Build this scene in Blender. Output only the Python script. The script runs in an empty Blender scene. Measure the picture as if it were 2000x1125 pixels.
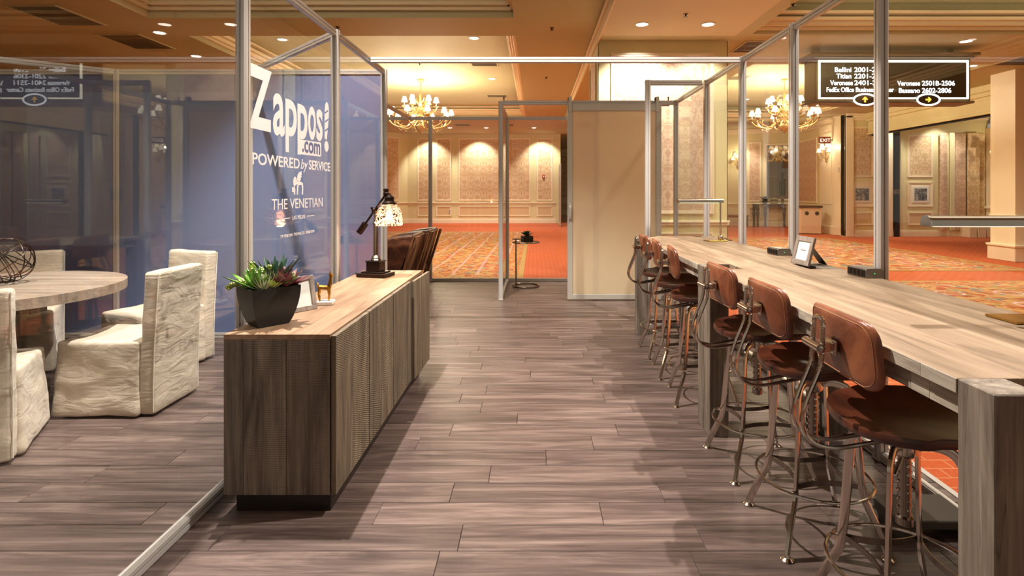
import bpy, bmesh, math, random
from mathutils import Vector, Matrix
sc = bpy.context.scene
COL = sc.collection
PI = math.pi
random.seed(7)

# ------------------------------------------------------------------ camera
cam_d = bpy.data.cameras.new('camera')
cam = bpy.data.objects.new('camera', cam_d)
COL.objects.link(cam)
cam.location = (0, 0, 1.35)
cam.rotation_euler = (PI / 2, 0, 0)
cam_d.sensor_width = 36
cam_d.lens = 1100 / 2000 * 36
cam_d.shift_x = -0.0225
cam_d.shift_y = -0.09375
cam_d.clip_end = 200
sc.camera = cam

# ------------------------------------------------------------------ world, exposure
w = bpy.data.worlds.new('world'); sc.world = w; w.use_nodes = True
w.node_tree.nodes['Background'].inputs[0].default_value = (1.0, 0.86, 0.70, 1)
w.node_tree.nodes['Background'].inputs[1].default_value = 0.34
sc.view_settings.view_transform = 'Standard'
sc.view_settings.look = 'None'
sc.view_settings.gamma = 1
sc.view_settings.use_curve_mapping = False
sc.view_settings.exposure = 0.0
try:
    sc.cycles.transparent_max_bounces = 48
    sc.cycles.caustics_reflective = False
    sc.cycles.caustics_refractive = False
    sc.cycles.sample_clamp_indirect = 4
    sc.cycles.max_bounces = 10
except Exception:
    pass

# ------------------------------------------------------------------ lights of the hall and added fill
WARM = (1.0, 0.88, 0.68)
WHITE = (1.0, 0.93, 0.84)
def spot(loc, to, power, angle=70, col=WHITE, blend=.4, size=.05):
    l = bpy.data.lights.new('downlight_or_fill', 'SPOT'); l.energy = power; l.color = col
    l.spot_size = math.radians(angle); l.spot_blend = blend; l.shadow_soft_size = size
    o = bpy.data.objects.new('downlight_or_fill', l); COL.objects.link(o); o.location = loc
    o.rotation_euler = (Vector(to) - Vector(loc)).to_track_quat('-Z', 'Y').to_euler()
    return o
def area(loc, to, power, sx, sy, col=WARM):
    l = bpy.data.lights.new('added_fill', 'AREA'); l.shape = 'RECTANGLE'; l.energy = power; l.color = col
    l.size = sx; l.size_y = sy
    o = bpy.data.objects.new('added_fill', l); COL.objects.link(o); o.location = loc
    o.rotation_euler = (Vector(to) - Vector(loc)).to_track_quat('-Z', 'Y').to_euler()
    return o
def point(loc, power, col=WARM, size=.1):
    l = bpy.data.lights.new('lamp_bulb', 'POINT'); l.energy = power; l.color = col; l.shadow_soft_size = size
    o = bpy.data.objects.new('lamp_bulb', l); COL.objects.link(o); o.location = loc
    return o
# two strong downlights over the aisle and the bar (in the raised coffers)
spot((-1.47, 3.3, 5.1), (-.5, 3.3, 0), 1850, 92, WHITE, .35, .035)
spot((2.45, 2.95, 5.3), (1.0, 3.1, 0), 1300, 80, WHITE, .25, .04)
spot((-3.0, 2.9, 5.1), (-2.55, 4.35, .5), 620, 42, WHITE, .8, .08)  # added unseen spot, brightens the slipcovered chairs and blue panels
spot((-.3, -.9, 4.9), (-.95, 2.4, .4), 420, 40, WHITE, .7, .08)  # added spot behind the camera, lifts the sideboard front
# wall washers: block wall, far wall, side hall
spot((1.62, 8.15, 3.7), (1.62, 8.95, 2.5), 270, 95, WHITE, .6)
spot((2.55, 8.15, 3.7), (2.55, 8.95, 2.3), 130, 95, WHITE, .6)
for x in (-4.6, -2.45, .3):
    spot((x, 23.9, 3.86), (x, 24.75, 2.2), 260, 90, WHITE, .6)
for x in (-3.9, -2.0, .2):
    spot((x, 21.6, 3.86), (x, 21.8, 0), 350, 110, WHITE, .8)
for x, y in ((10.6, 16.6), (12.3, 16.6), (8.3, 21.8)):
    spot((x, y, 3.7), (x, y + .7, 1.6), 130, 85, WHITE, .6)
# carpet light
for p, e in (((-3.0, 11.5, 4.2), 1100), ((-.9, 10.4, 4.2), 900), ((6.2, 12.3, 4.2), 1000), ((4.2, 7.0, 4.15), 1000),
             ((7.2, 10.3, 3.72), 800), ((7.5, 7.2, 4.15), 800), ((.6, 12.5, 3.85), 900), ((6.3, 17.5, 4.2), 900), ((2.9, 5.2, 4.1), 500),
             ((-3.5, 16.5, 4.2), 900), ((0.3, 18.0, 3.85), 800)):
    spot(p, (p[0], p[1] + .01, 0), e * .42, 120, WARM, .7, .08)
# added soft fill, out of view up in the coffers over the booth
area((-3.0, 3.4, 5.25), (-3.0, 3.41, 0), 95, 4.4, 6.5)
area((4.6, 3.4, 5.3), (4.4, 3.41, 0), 90, 4.0, 5.5)

# added upward fill inside the raised ceiling fields, to brighten the hall ceiling
area((-3.0, 14.2, 3.95), (-3.0, 14.21, 9), 55, 4.6, 9.0, WARM)
area((6.35, 14.9, 3.85), (6.35, 14.91, 9), 60, 3.9, 7.6, WARM)
area((7.5, 7.4, 3.8), (7.5, 7.41, 9), 35, 7, 1.6, WARM)

# ------------------------------------------------------------------ helpers
def srgb(h, a=1):
    h = h.lstrip('#'); r = []
    for i in (0, 2, 4):
        c = int(h[i:i + 2], 16) / 255
        r.append(c / 12.92 if c <= .04045 else ((c + .055) / 1.055) ** 2.4)
    return (r[0], r[1], r[2], a)

class BM:
    """collects geometry of one mesh object"""
    def __init__(s): s.b = bmesh.new()
    def box(s, x0, x1, y0, y1, z0, z1, bev=0, M=None, seg=1):
        r = bmesh.ops.create_cube(s.b, size=1)
        vs = r['verts']
        for v in vs:
            v.co = Vector(((x0 + x1) / 2 + v.co.x * (x1 - x0), (y0 + y1) / 2 + v.co.y * (y1 - y0), (z0 + z1) / 2 + v.co.z * (z1 - z0)))
        if bev:
            es = list({e for v in vs for e in v.link_edges})
            rr = bmesh.ops.bevel(s.b, geom=es, offset=bev, segments=seg, affect='EDGES', profile=.5)
            vs = list({v for f in rr['faces'] for v in f.verts} | {v for v in vs if v.is_valid})
        if M is not None:
            for v in vs: v.co = M @ v.co
        return s
    def sweep(s, pts, prof, closed=False, up=(0, 0, 1), cap=True, scale=None):
        """extrude the 2D profile [(side, up)] along pts"""
        P = [Vector(p) for p in pts]; n = len(P); rings = []
        upv = Vector(up)
        prev = None
        for i in range(n):
            if closed: t = P[(i + 1) % n] - P[i - 1]
            else: t = P[min(i + 1, n - 1)] - P[max(i - 1, 0)]
            if t.length < 1e-9: t = Vector((0, 0, 1))
            t.normalize()
            if prev is None:
                a = t.cross(upv)
                if a.length < 1e-3: a = t.cross(Vector((1, 0, 0)))
            else:
                a = prev - t * prev.dot(t)
                if a.length < 1e-4: a = t.cross(upv)
            a.normalize(); prev = a
            u = a.cross(t)
            k = 1 if scale is None else scale[i]
            rings.append([s.b.verts.new(P[i] + a * (q[0] * k) + u * (q[1] * k)) for q in prof])
        m = len(prof)
        for i in range(n if closed else n - 1):
            A = rings[i]; B = rings[(i + 1) % n]
            for j in range(m):
                try: s.b.faces.new((A[j], A[(j + 1) % m], B[(j + 1) % m], B[j]))
                except ValueError: pass
        if not closed and cap:
            try:
                s.b.faces.new(list(reversed(rings[0]))); s.b.faces.new(rings[-1])
            except ValueError: pass
        return s
    def tube(s, pts, r, seg=8, closed=False, scale=None, up=(0, 0, 1)):
        return s.sweep(pts, [(r * math.cos(2 * PI * k / seg), r * math.sin(2 * PI * k / seg)) for k in range(seg)], closed, up, True, scale)
    def bar(s, pts, w_, t_, closed=False, up=(0, 0, 1)):
        return s.sweep(pts, [(-w_ / 2, -t_ / 2), (w_ / 2, -t_ / 2), (w_ / 2, t_ / 2), (-w_ / 2, t_ / 2)], closed, up)
    def lathe(s, prof, seg=20, M=None):
        """prof: (r, z) from bottom to top about local Z"""
        rings = []
        for r, z in prof:
            r = max(r, 1e-4)
            rings.append([s.b.verts.new(((r * math.cos(2 * PI * k / seg)), (r * math.sin(2 * PI * k / seg)), z)) for k in range(seg)])
        for i in range(len(rings) - 1):
            for k in range(seg):
                s.b.faces.new((rings[i][k], rings[i][(k + 1) % seg], rings[i + 1][(k + 1) % seg], rings[i + 1][k]))
        s.b.faces.new(list(reversed(rings[0]))); s.b.faces.new(rings[-1])
        if M is not None:
            for R in rings:
                for v in R: v.co = M @ v.co
        return s
    def prism(s, poly, h0, h1, M=None):
        """poly in local XY extruded from z=h0 to z=h1"""
        a = [s.b.verts.new((p[0], p[1], h0)) for p in poly]; b = [s.b.verts.new((p[0], p[1], h1)) for p in poly]
        n = len(poly)
        s.b.faces.new(list(reversed(a))); s.b.faces.new(b)
        for k in range(n): s.b.faces.new((a[k], a[(k + 1) % n], b[(k + 1) % n], b[k]))
        if M is not None:
            for v in a + b: v.co = M @ v.co
        return s
    def ball(s, c, r, sub=2, sz=(1, 1, 1)):
        rr = bmesh.ops.create_icosphere(s.b, subdivisions=sub, radius=r)
        for v in rr['verts']: v.co = Vector((v.co.x * sz[0] + c[0], v.co.y * sz[1] + c[1], v.co.z * sz[2] + c[2]))
        return s
    def grid(s, f, nu, nv, closed_u=False):
        g = [[s.b.verts.new(f(i / nu, j / nv)) for j in range(nv + 1)] for i in range(nu + (0 if closed_u else 1))]
        for i in range(nu):
            for j in range(nv):
                A = g[i]; B = g[(i + 1) % len(g)]
                s.b.faces.new((A[j], B[j], B[j + 1], A[j + 1]))
        return s
    def mesh(s, name, mat, smooth=True, ang=35):
        bmesh.ops.recalc_face_normals(s.b, faces=s.b.faces)
        m = bpy.data.meshes.new(name); s.b.to_mesh(m); s.b.free()
        if mat: m.materials.append(mat)
        if smooth:
            m.shade_smooth()
            try: m.set_sharp_from_angle(angle=math.radians(ang))
            except Exception: pass
        return m

def obj(name, bm, mat=None, parent=None, smooth=True, ang=35, loc=None, rz=None):
    me = bm.mesh(name, mat, smooth, ang) if isinstance(bm, BM) else bm
    o = bpy.data.objects.new(name, me); COL.objects.link(o)
    if parent is not None: o.parent = parent
    if loc is not None: o.location = loc
    if rz is not None: o.rotation_euler = (0, 0, rz)
    return o
def tag(o, label, cat, group=None, kind=None):
    if label: o['label'] = label
    if cat: o['category'] = cat
    if group: o['group'] = group
    if kind: o['kind'] = kind
    return o
def thing(name, label, cat, loc=(0, 0, 0), rz=0, group=None):
    o = bpy.data.objects.new(name, None); COL.objects.link(o); o.empty_display_size = .1
    o.location = loc; o.rotation_euler = (0, 0, rz)
    return tag(o, label, cat, group)
def structure(o):
    o['kind'] = 'structure'; return o
def dup(root, loc=None, rz=None, label=None):
    r = root.copy(); COL.objects.link(r)
    if loc is not None: r.location = loc
    if rz is not None: r.rotation_euler = (0, 0, rz)
    if label: r['label'] = label
    for ch in list(root.children):
        c = ch.copy(); COL.objects.link(c); c.parent = r
        for g in list(ch.children):
            d = g.copy(); COL.objects.link(d); d.parent = c
    return r
def circle(r, n, z=0, cx=0, cy=0):
    return [(cx + r * math.cos(2 * PI * k / n), cy + r * math.sin(2 * PI * k / n), z) for k in range(n)]
def arc_pts(ctrl, n=10):
    """Catmull-Rom through control points"""
    P = [Vector(p) for p in ctrl]; P = [P[0] * 2 - P[1]] + P + [P[-1] * 2 - P[-2]]; out = []
    for i in range(1, len(P) - 2):
        for k in range(n):
            t = k / n; a, b, c, d = P[i - 1], P[i], P[i + 1], P[i + 2]
            out.append(.5 * ((2 * b) + (c - a) * t + (2 * a - 5 * b + 4 * c - d) * t * t + (3 * b - a - 3 * c + d) * t ** 3))
    out.append(P[-2]); return out

# ------------------------------------------------------------------ materials
def newmat(name):
    m = bpy.data.materials.new(name); m.use_nodes = True
    nt = m.node_tree; nt.nodes.clear()
    out = nt.nodes.new('ShaderNodeOutputMaterial')
    return m, nt, out
class N:
    def __init__(s, nt): s.nt = nt
    def n(s, t, **kw):
        x = s.nt.nodes.new(t)
        for k, v in kw.items(): setattr(x, k, v)
        return x
    def l(s, a, b): s.nt.links.new(a, b)
    def val(s, sock, v):
        if hasattr(v, 'links') or isinstance(v, bpy.types.NodeSocket): s.l(v, sock)
        else: sock.default_value = v
    def math(s, op, a, b=0.0, c=None, clamp=False):
        x = s.n('ShaderNodeMath', operation=op, use_clamp=clamp); s.val(x.inputs[0], a); s.val(x.inputs[1], b)
        if c is not None: s.val(x.inputs[2], c)
        return x.outputs[0]
    def mix(s, f, a, b, mode='MIX'):
        x = s.n('ShaderNodeMix', data_type='RGBA', blend_type=mode); s.val(x.inputs[0], f); s.val(x.inputs[6], a); s.val(x.inputs[7], b)
        return x.outputs[2]
    def noise(s, vec, scale, detail=4, rough=.5, dist=0, dim='3D'):
        x = s.n('ShaderNodeTexNoise', noise_dimensions=dim); s.l(vec, x.inputs['Vector']); x.inputs['Scale'].default_value = scale
        x.inputs['Detail'].default_value = detail; x.inputs['Roughness'].default_value = rough; x.inputs['Distortion'].default_value = dist
        return x.outputs[0]
    def ramp(s, f, stops, interp='LINEAR'):
        x = s.n('ShaderNodeValToRGB'); x.color_ramp.interpolation = interp; s.l(f, x.inputs[0])
        e = x.color_ramp.elements
        while len(e) < len(stops): e.new(.5)
        for i, (p, c) in enumerate(stops):
            e[i].position = p; e[i].color = c if isinstance(c, tuple) else (srgb(c) if isinstance(c, str) else (c, c, c, 1))
        return x.outputs[0]
    def map(s, vec, scale=(1, 1, 1), loc=(0, 0, 0), rot=(0, 0, 0)):
        x = s.n('ShaderNodeMapping'); s.l(vec, x.inputs[0]); x.inputs['Scale'].default_value = scale
        x.inputs['Location'].default_value = loc; x.inputs['Rotation'].default_value = rot
        return x.outputs[0]
    def bump(s, h, strength=.3, dist=.01, prev=None):
        x = s.n('ShaderNodeBump'); s.l(h, x.inputs['Height']); x.inputs['Strength'].default_value = strength; x.inputs['Distance'].default_value = dist
        if prev is not None: s.l(prev, x.inputs['Normal'])
        return x.outputs[0]
    def bsdf(s, out, color, rough=.5, metal=0, normal=None, **kw):
        b = s.n('ShaderNodeBsdfPrincipled'); s.val(b.inputs['Base Color'], color); s.val(b.inputs['Roughness'], rough); s.val(b.inputs['Metallic'], metal)
        if normal is not None: s.l(normal, b.inputs['Normal'])
        for k, v in kw.items(): s.val(b.inputs[k], v)
        s.l(b.outputs[0], out.inputs[0]); return b
    def obvec(s, rnd=True):
        tc = s.n('ShaderNodeTexCoord')
        if not rnd: return tc.outputs['Object']
        oi = s.n('ShaderNodeObjectInfo'); cx = s.n('ShaderNodeCombineXYZ')
        for i, k in enumerate((37.0, 91.0, 53.0)): s.l(s.math('MULTIPLY', oi.outputs['Random'], k), cx.inputs[i])
        va = s.n('ShaderNodeVectorMath', operation='ADD'); s.l(tc.outputs['Object'], va.inputs[0]); s.l(cx.outputs[0], va.inputs[1])
        return va.outputs[0]
    def rnd(s): return s.n('ShaderNodeObjectInfo').outputs['Random']

def simple(name, col, rough=.5, metal=0, bump=0, bscale=200, var=0, **kw):
    m, nt, out = newmat(name); g = N(nt); c = srgb(col) if isinstance(col, str) else col
    v = g.obvec(False); nrm = None; color = c
    if bump: nrm = g.bump(g.noise(v, bscale, 3), bump, .002)
    if var:
        f = g.noise(v, 6, 4); color = g.mix(f, tuple(x * (1 - var) for x in c[:3]) + (1,), tuple(min(1, x * (1 + var)) for x in c[:3]) + (1,))
    g.bsdf(out, color, rough, metal, nrm, **kw); return m

def emit(name, col, strength):
    m, nt, out = newmat(name); g = N(nt); e = g.n('ShaderNodeEmission'); e.inputs[0].default_value = srgb(col) if isinstance(col, str) else col
    e.inputs[1].default_value = strength; g.l(e.outputs[0], out.inputs[0]); return m

def wood(name, dark, mid, light, axis=0, scale=1.0, rough=.6, saw=0, randv=.25, grain=1.0, spec=.5, cracks=False):
    """weathered wood: axis = grain direction in object space"""
    m, nt, out = newmat(name); g = N(nt)
    v = g.obvec(True)
    sc_ = [9, 9, 9]; sc_[axis] = .9
    vv = g.map(v, tuple(k * scale for k in sc_))
    n1 = g.noise(vv, 1.6, 8, .62, 1.2)
    sc2 = [60, 60, 60]; sc2[axis] = 2.0
    n2 = g.noise(g.map(v, tuple(k * scale for k in sc2)), 1.5, 4, .6)
    f = g.math('ADD', g.math('MULTIPLY', n1, .72), g.math('MULTIPLY', n2, .28))
    col = g.ramp(f, [(.34, dark), (.50, mid), (.67, light)])
    r = g.math('ADD', g.math('MULTIPLY', g.math('SUBTRACT', g.rnd(), .5), randv * 2), 1.0)
    cc = g.n('ShaderNodeCombineColor'); 
    for i in range(3): g.l(r, cc.inputs[i])
    col = g.mix(1.0, col, cc.outputs[0], 'MULTIPLY')
    # knots
    sk = [5, 5, 5]; sk[axis] = 1.6
    vo = g.n('ShaderNodeTexVoronoi'); g.l(g.map(v, tuple(sk)), vo.inputs['Vector']); vo.inputs['Scale'].default_value = .9 * scale
    kn = g.ramp(vo.outputs['Distance'], [(0.03, .35), (.14, 1.0)])
    col = g.mix(.55, col, g.mix(1.0, col, kn, 'MULTIPLY'))
    h = g.math('ADD', n2, g.math('MULTIPLY', n1, .6))
    if cracks:
        s3 = [22, 22, 22]; s3[axis] = .7
        ck = g.noise(g.map(v, tuple(s3)), 1.0, 3, .5, .4)
        ckr = g.ramp(g.math('ABSOLUTE', g.math('SUBTRACT', ck, .5)), [(0.0, .35), (.012, 1.0)])
        col = g.mix(.6, col, g.mix(1.0, col, ckr, 'MULTIPLY'))
    nrm = g.bump(h, .35 * grain, .004)
    if saw:
        wv = g.n('ShaderNodeTexWave', wave_type='BANDS', bands_direction='Z'); sx = g.map(v, (1, 1, 1), rot=(.02 + .38 * (saw > 1), 0.0, 0))
        g.l(sx, wv.inputs['Vector']); wv.inputs['Scale'].default_value = 34; wv.inputs['Distortion'].default_value = 5; wv.inputs['Detail'].default_value = 3; wv.inputs['Detail Scale'].default_value = .5
        wm = g.math('MULTIPLY', wv.outputs['Fac'], g.ramp(g.noise(v, 2.2, 3), [(.42, 0.0), (.62, 1.0)]))
        nrm = g.bump(wm, .6, .004, nrm)
        col = g.mix(g.math('MULTIPLY', wm, .4), col, srgb(light))
    g.bsdf(out, col, rough, 0, nrm, **{'Specular IOR Level': spec})
    return m

M = {}
M['floor_wood'] = wood('floor_wood', '#3a2e2b', '#5c4c47', '#837069', 0, .8, .42, randv=.13, grain=.35, spec=.45)
M['oak_top'] = wood('oak_top', '#66523f', '#89725c', '#a58e76', 1, .8, .5, randv=.06, grain=.5)
M['oak_top_x'] = wood('oak_top_x', '#8a705a', '#ad9278', '#c9b197', 0, .8, .5, randv=.06, grain=.5)
M['oak_grey'] = wood('oak_grey', '#4a4038', '#726558', '#968a7c', 2, .9, .7, randv=.12, grain=1.0, cracks=True)
M['oak_block'] = wood('oak_block', '#6a6055', '#968a7c', '#b8ad9f', 1, 1.0, .7, randv=.35, grain=1.0)
M['cab_front'] = wood('cab_front', '#3f362e', '#6d6055', '#918476', 2, .9, .75, saw=1, randv=.15, grain=1.2, cracks=True)
M['cab_door'] = wood('cab_door', '#44382c', '#6c5d4c', '#8e7f6b', 2, .9, .75, saw=2, randv=.12, grain=1.0)
M['cab_top'] = wood('cab_top', '#6c513c', '#8f7158', '#ab8d72', 1, .7, .5, randv=.04, grain=.5)
M['table_wood'] = wood('table_wood', '#6f6055', '#8e7e70', '#ab9b8c', 0, .8, .5, randv=.05, grain=.6)
M['brown_wood'] = wood('brown_wood', '#4c2c1a', '#6e442b', '#8c5b3c', 2, 1.0, .4, randv=.1, grain=.4)
M['dark_wood'] = wood('dark_wood', '#241610', '#3a261b', '#51382a', 2, 1.0, .35, randv=.1, grain=.4)
M['frame_wood'] = wood('frame_wood', '#6d6058', '#8c7e74', '#a89a8f', 2, 2.0, .65, randv=.1, grain=.8)

M['plinth'] = simple('plinth', '#241c1a', .3, 0)
M['carcass'] = simple('carcass', '#2a2420', .6)
M['alu'] = simple('aluminium', '#cbc5c0', .36, .35, bump=.05, bscale=300)
M['alu_dark'] = simple('aluminium_groove', '#3c3a3c', .5, .5)
M['alu_white'] = simple('door_alu', '#c9c3b8', .38, .55)
M['nickel'] = simple('nickel', '#c4bab0', .14, 1.0)
M['nickel_dark'] = simple('gunmetal', '#8a8078', .2, 1.0)
M['chrome'] = simple('chrome', '#d8cfc6', .08, 1.0)
M['bronze'] = simple('bronze', '#3a2c26', .28, .85)
M['gold'] = simple('gold', '#c79a4b', .25, 1.0)
M['brass'] = simple('antique_gold', '#cdb27c', .35, .7, bump=.3, bscale=60)
M['marble'] = simple('marble', '#e9e6e2', .3, 0, var=.06)
M['black_pot'] = simple('black_pot', '#151818', .42, 0, bump=.15, bscale=400)
M['black'] = simple('black_plastic', '#141414', .35)
M['dark_slot'] = simple('dark_slot', '#050505', .6)
M['silver_body'] = simple('silver_body', '#8d867e', .35, .7)
M['wire'] = simple('wire_metal', '#2c2320', .35, .8)
M['paper'] = simple('paper', '#dfe3e0', .6)
M['cream'] = simple('cream_paint', '#dfd6a4', .5, 0, var=.03)
M['cream_trim'] = simple('cream_trim', '#f0e3c4', .4)
M['ceiling'] = simple('ceiling_paint', '#bfb68c', .7, 0, bump=.05, bscale=80, var=.03)
M['ceiling_light'] = simple('ceiling_pale', '#dccfae', .7, 0, var=.03)
M['moulding'] = simple('ceiling_moulding', '#ecd8b0', .5)
M['white_plastic'] = simple('white_plastic', '#e8e4da', .4)
M['soil'] = simple('soil', '#3b2a1f', .9, 0, bump=.6, bscale=60)
M['trash'] = simple('laminate', '#d9bda0', .45, 0, var=.05)
M['red'] = simple('red_plastic', '#b5281c', .4)
M['red_seat'] = simple('red_upholstery', '#7a2a20', .7)
M['wrap'] = simple('plastic_wrap', '#d8d2c4', .25, 0, bump=1.0, bscale=20)
M['grey_box'] = simple('grey_box', '#4f463e', .6)
M['mirror'] = simple('mirror', '#8f8577', .03, 1.0)
M['photo'] = None
M['white_vinyl'] = simple('white_vinyl', '#f3efee', .5, **{'Emission Color': (1, .95, .95, 1), 'Emission Strength': 0.0})
M['slate_vinyl'] = simple('slate_vinyl', '#66709a', .5)
M['led_green'] = emit('green_led', '#22ff88', 3)
M['disc'] = emit('lamp_disc', '#fff1dc', 9)
M['shade_glow'] = emit('lit_shade', '#ffe9c6', 3.2)
M['sconce_glow'] = emit('lit_sconce', '#ffe4b8', 2.6)
M['bulb'] = emit('bulb', '#ffe6c0', 60)
M['sign_text'] = emit('sign_letters', '#ffffff', 4)
M['sign_border'] = emit('sign_border', '#fff3d8', 4)
M['sign_arrow'] = emit('sign_arrow', '#ffb840', 3)
M['sign_back'] = simple('sign_back', '#2e241a', .15)
M['sign_box'] = simple('sign_box', '#7d6a48', .45, .2)
M['exit_red'] = emit('exit_face', '#a8381f', .8)
M['exit_text'] = emit('exit_letters', '#ffe9c8', 2)
M['screen'] = emit('screen', '#6f8fe8', 1.2)

def glass(name, tint=(.97, .98, .975), extra=0.0, base=.045, k=1.0):
    m, nt, out = newmat(name); g = N(nt)
    geo = g.n('ShaderNodeNewGeometry'); d = g.n('ShaderNodeVectorMath', operation='DOT_PRODUCT')
    g.l(geo.outputs['Normal'], d.inputs[0]); g.l(geo.outputs['Incoming'], d.inputs[1])
    c = g.math('SUBTRACT', 1.0, g.math('ABSOLUTE', d.outputs['Value']), clamp=True)
    f = g.math('ADD', g.math('MULTIPLY', g.math('POWER', c, 5.0), (1 - base) * k), base, clamp=True)
    tr = g.n('ShaderNodeBsdfTransparent'); tr.inputs[0].default_value = tint + (1,)
    gl = g.n('ShaderNodeBsdfGlossy'); gl.inputs['Roughness'].default_value = 0.0
    mx = g.n('ShaderNodeMixShader'); g.l(f, mx.inputs[0]); g.l(tr.outputs[0], mx.inputs[1]); g.l(gl.outputs[0], mx.inputs[2])
    g.l(mx.outputs[0], out.inputs[0]); return m
M['glass'] = glass('clear_glass')
def frosted():
    m, nt, out = newmat('frosted_glass'); g = N(nt)
    a = g.n('ShaderNodeBsdfTranslucent'); a.inputs[0].default_value = srgb('#f6e3c0')
    b = g.n('ShaderNodeBsdfDiffuse'); b.inputs[0].default_value = srgb('#e9dcc4')
    t = g.n('ShaderNodeBsdfTransparent'); t.inputs[0].default_value = (.9, .88, .82, 1)
    gl = g.n('ShaderNodeBsdfGlossy'); gl.inputs['Roughness'].default_value = .15
    m1 = g.n('ShaderNodeMixShader'); m1.inputs[0].default_value = .45; g.l(a.outputs[0], m1.inputs[1]); g.l(b.outputs[0], m1.inputs[2])
    m2 = g.n('ShaderNodeMixShader'); m2.inputs[0].default_value = .2; g.l(m1.outputs[0], m2.inputs[1]); g.l(t.outputs[0], m2.inputs[2])
    m3 = g.n('ShaderNodeMixShader'); m3.inputs[0].default_value = .05; g.l(m2.outputs[0], m3.inputs[1]); g.l(gl.outputs[0], m3.inputs[2])
    g.l(m3.outputs[0], out.inputs[0]); return m
M['frosted'] = frosted()
def seeded():
    m, nt, out = newmat('seeded_glass'); g = N(nt); v = g.obvec(False)
    f = g.ramp(g.noise(v, 95, 3, .6), [(.42, 0.0), (.48, 1.0)])
    a = g.n('ShaderNodeBsdfTranslucent'); a.inputs[0].default_value = srgb('#fff6ec')
    t = g.n('ShaderNodeBsdfTransparent'); t.inputs[0].default_value = (.42, .28, .22, 1)
    gl = g.n('ShaderNodeBsdfGlossy'); gl.inputs['Roughness'].default_value = .05
    m1 = g.n('ShaderNodeMixShader'); g.l(f, m1.inputs[0]); g.l(a.outputs[0], m1.inputs[1]); g.l(t.outputs[0], m1.inputs[2])
    m2 = g.n('ShaderNodeMixShader'); m2.inputs[0].default_value = .1; g.l(m1.outputs[0], m2.inputs[1]); g.l(gl.outputs[0], m2.inputs[2])
    g.l(m2.outputs[0], out.inputs[0]); return m
M['seeded'] = seeded()
def fabric(name, c1, c2, wr=1.0, scale=500, rough=.9):
    m, nt, out = newmat(name); g = N(nt); v = g.obvec(False)
    n = g.noise(v, 5, 5, .6); th = g.noise(g.map(v, (1, 1, 8)), scale / 6, 2)
    col = g.mix(g.math('ADD', g.math('MULTIPLY', n, .6), g.math('MULTIPLY', th, .4)), srgb(c1), srgb(c2))
    nr = g.bump(g.noise(g.map(v, (1.2, 1.2, 3.2), rot=(.3, .5, .2)), 4.0, 3, .5, 1.0), .28 * wr, .03)
    nr = g.bump(th, .3, .002, nr)
    g.bsdf(out, col, rough, 0, nr, **{'Sheen Weight': .2}); return m
M['linen'] = fabric('linen', '#a89680', '#e2d4c2', 1.3)
M['piping'] = simple('linen_piping', '#e6dccb', .9)
M['blue_fabric'] = fabric('blue_fabric', '#6574a4', '#7480ac', .05, 900, .85)
def leather(name, c0, c1, c2, rough=.38):
    m, nt, out = newmat(name); g = N(nt); v = g.obvec(True)
    n = g.noise(v, 7, 6, .6, .6)
    col = g.ramp(n, [(.33, c0), (.5, c1), (.7, c2)])
    nr = g.bump(g.noise(v, 130, 3, .6), .25, .002)
    g.bsdf(out, col, rough, 0, nr, **{'Specular IOR Level': .6}); return m
M['leather'] = leather('tan_leather', '#512917', '#784129', '#965a3a', .36)
M['leather_seat'] = leather('seat_leather', '#2a130b', '#482216', '#65341f', .3)
M['leather_dark'] = leather('dark_leather', '#3a2015', '#55301f', '#7a4a30', .35)
M['stitch'] = simple('stitching', '#b07c55', .7)
def damask(name, c1, c2, s=1.0):
    m, nt, out = newmat(name); g = N(nt); v = g.obvec(False)
    sx = g.n('ShaderNodeSeparateXYZ'); g.l(v, sx.inputs[0])
    u = g.math('PINGPONG', g.math('MULTIPLY', sx.outputs[0], 3.6 * s), 1.0)
    zrow = g.math('MULTIPLY', sx.outputs[2], 1.5 * s)
    zz = g.math('FRACT', zrow)
    cb = g.n('ShaderNodeCombineXYZ'); g.l(u, cb.inputs[0]); g.l(g.math('MULTIPLY', zz, 2.2), cb.inputs[1])
    n = g.noise(cb.outputs[0], 2.6, 4, .62, 1.6)
    f = g.ramp(n, [(.46, 0.0), (.50, 1.0)])
    n2 = g.noise(cb.outputs[0], 9, 2, .5, .5)
    f2 = g.ramp(n2, [(.5, 0.0), (.55, .5)])
    col = g.mix(f, srgb(c1), srgb(c2)); col = g.mix(g.math('MULTIPLY', f2, .5), col, srgb(c1))
    g.bsdf(out, col, .55, 0); return m
M['damask'] = damask('damask_wallpaper', '#c8a878', '#e0caa4')
M['damask_rose'] = damask('damask_rose', '#c6a284', '#dcc2a4')
M['linen_wall'] = simple('plain_wallpaper', '#d6bb8c', .6, 0, var=.04)
def carpet_plain():
    m, nt, out = newmat('carpet_plain'); g = N(nt); v = g.obvec(False)
    br = g.n('ShaderNodeTexBrick'); g.l(v, br.inputs['Vector']); br.offset = .5
    br.inputs['Scale'].default_value = 1; br.inputs['Brick Width'].default_value = .16; br.inputs['Row Height'].default_value = .09
    br.inputs['Mortar Size'].default_value = .006; br.inputs['Mortar Smooth'].default_value = .4
    br.inputs['Color1'].default_value = srgb('#b8481a'); br.inputs['Color2'].default_value = srgb('#ab4017'); br.inputs['Mortar'].default_value = srgb('#c98258')
    n = g.noise(v, 60, 3)
    col = g.mix(.35, br.outputs[0], g.mix(n, srgb('#8a2c10'), srgb('#e8803f')))
    g.bsdf(out, col, .95, 0, g.bump(n, .3, .004)); return m
M['carpet_plain'] = carpet_plain()
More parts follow.
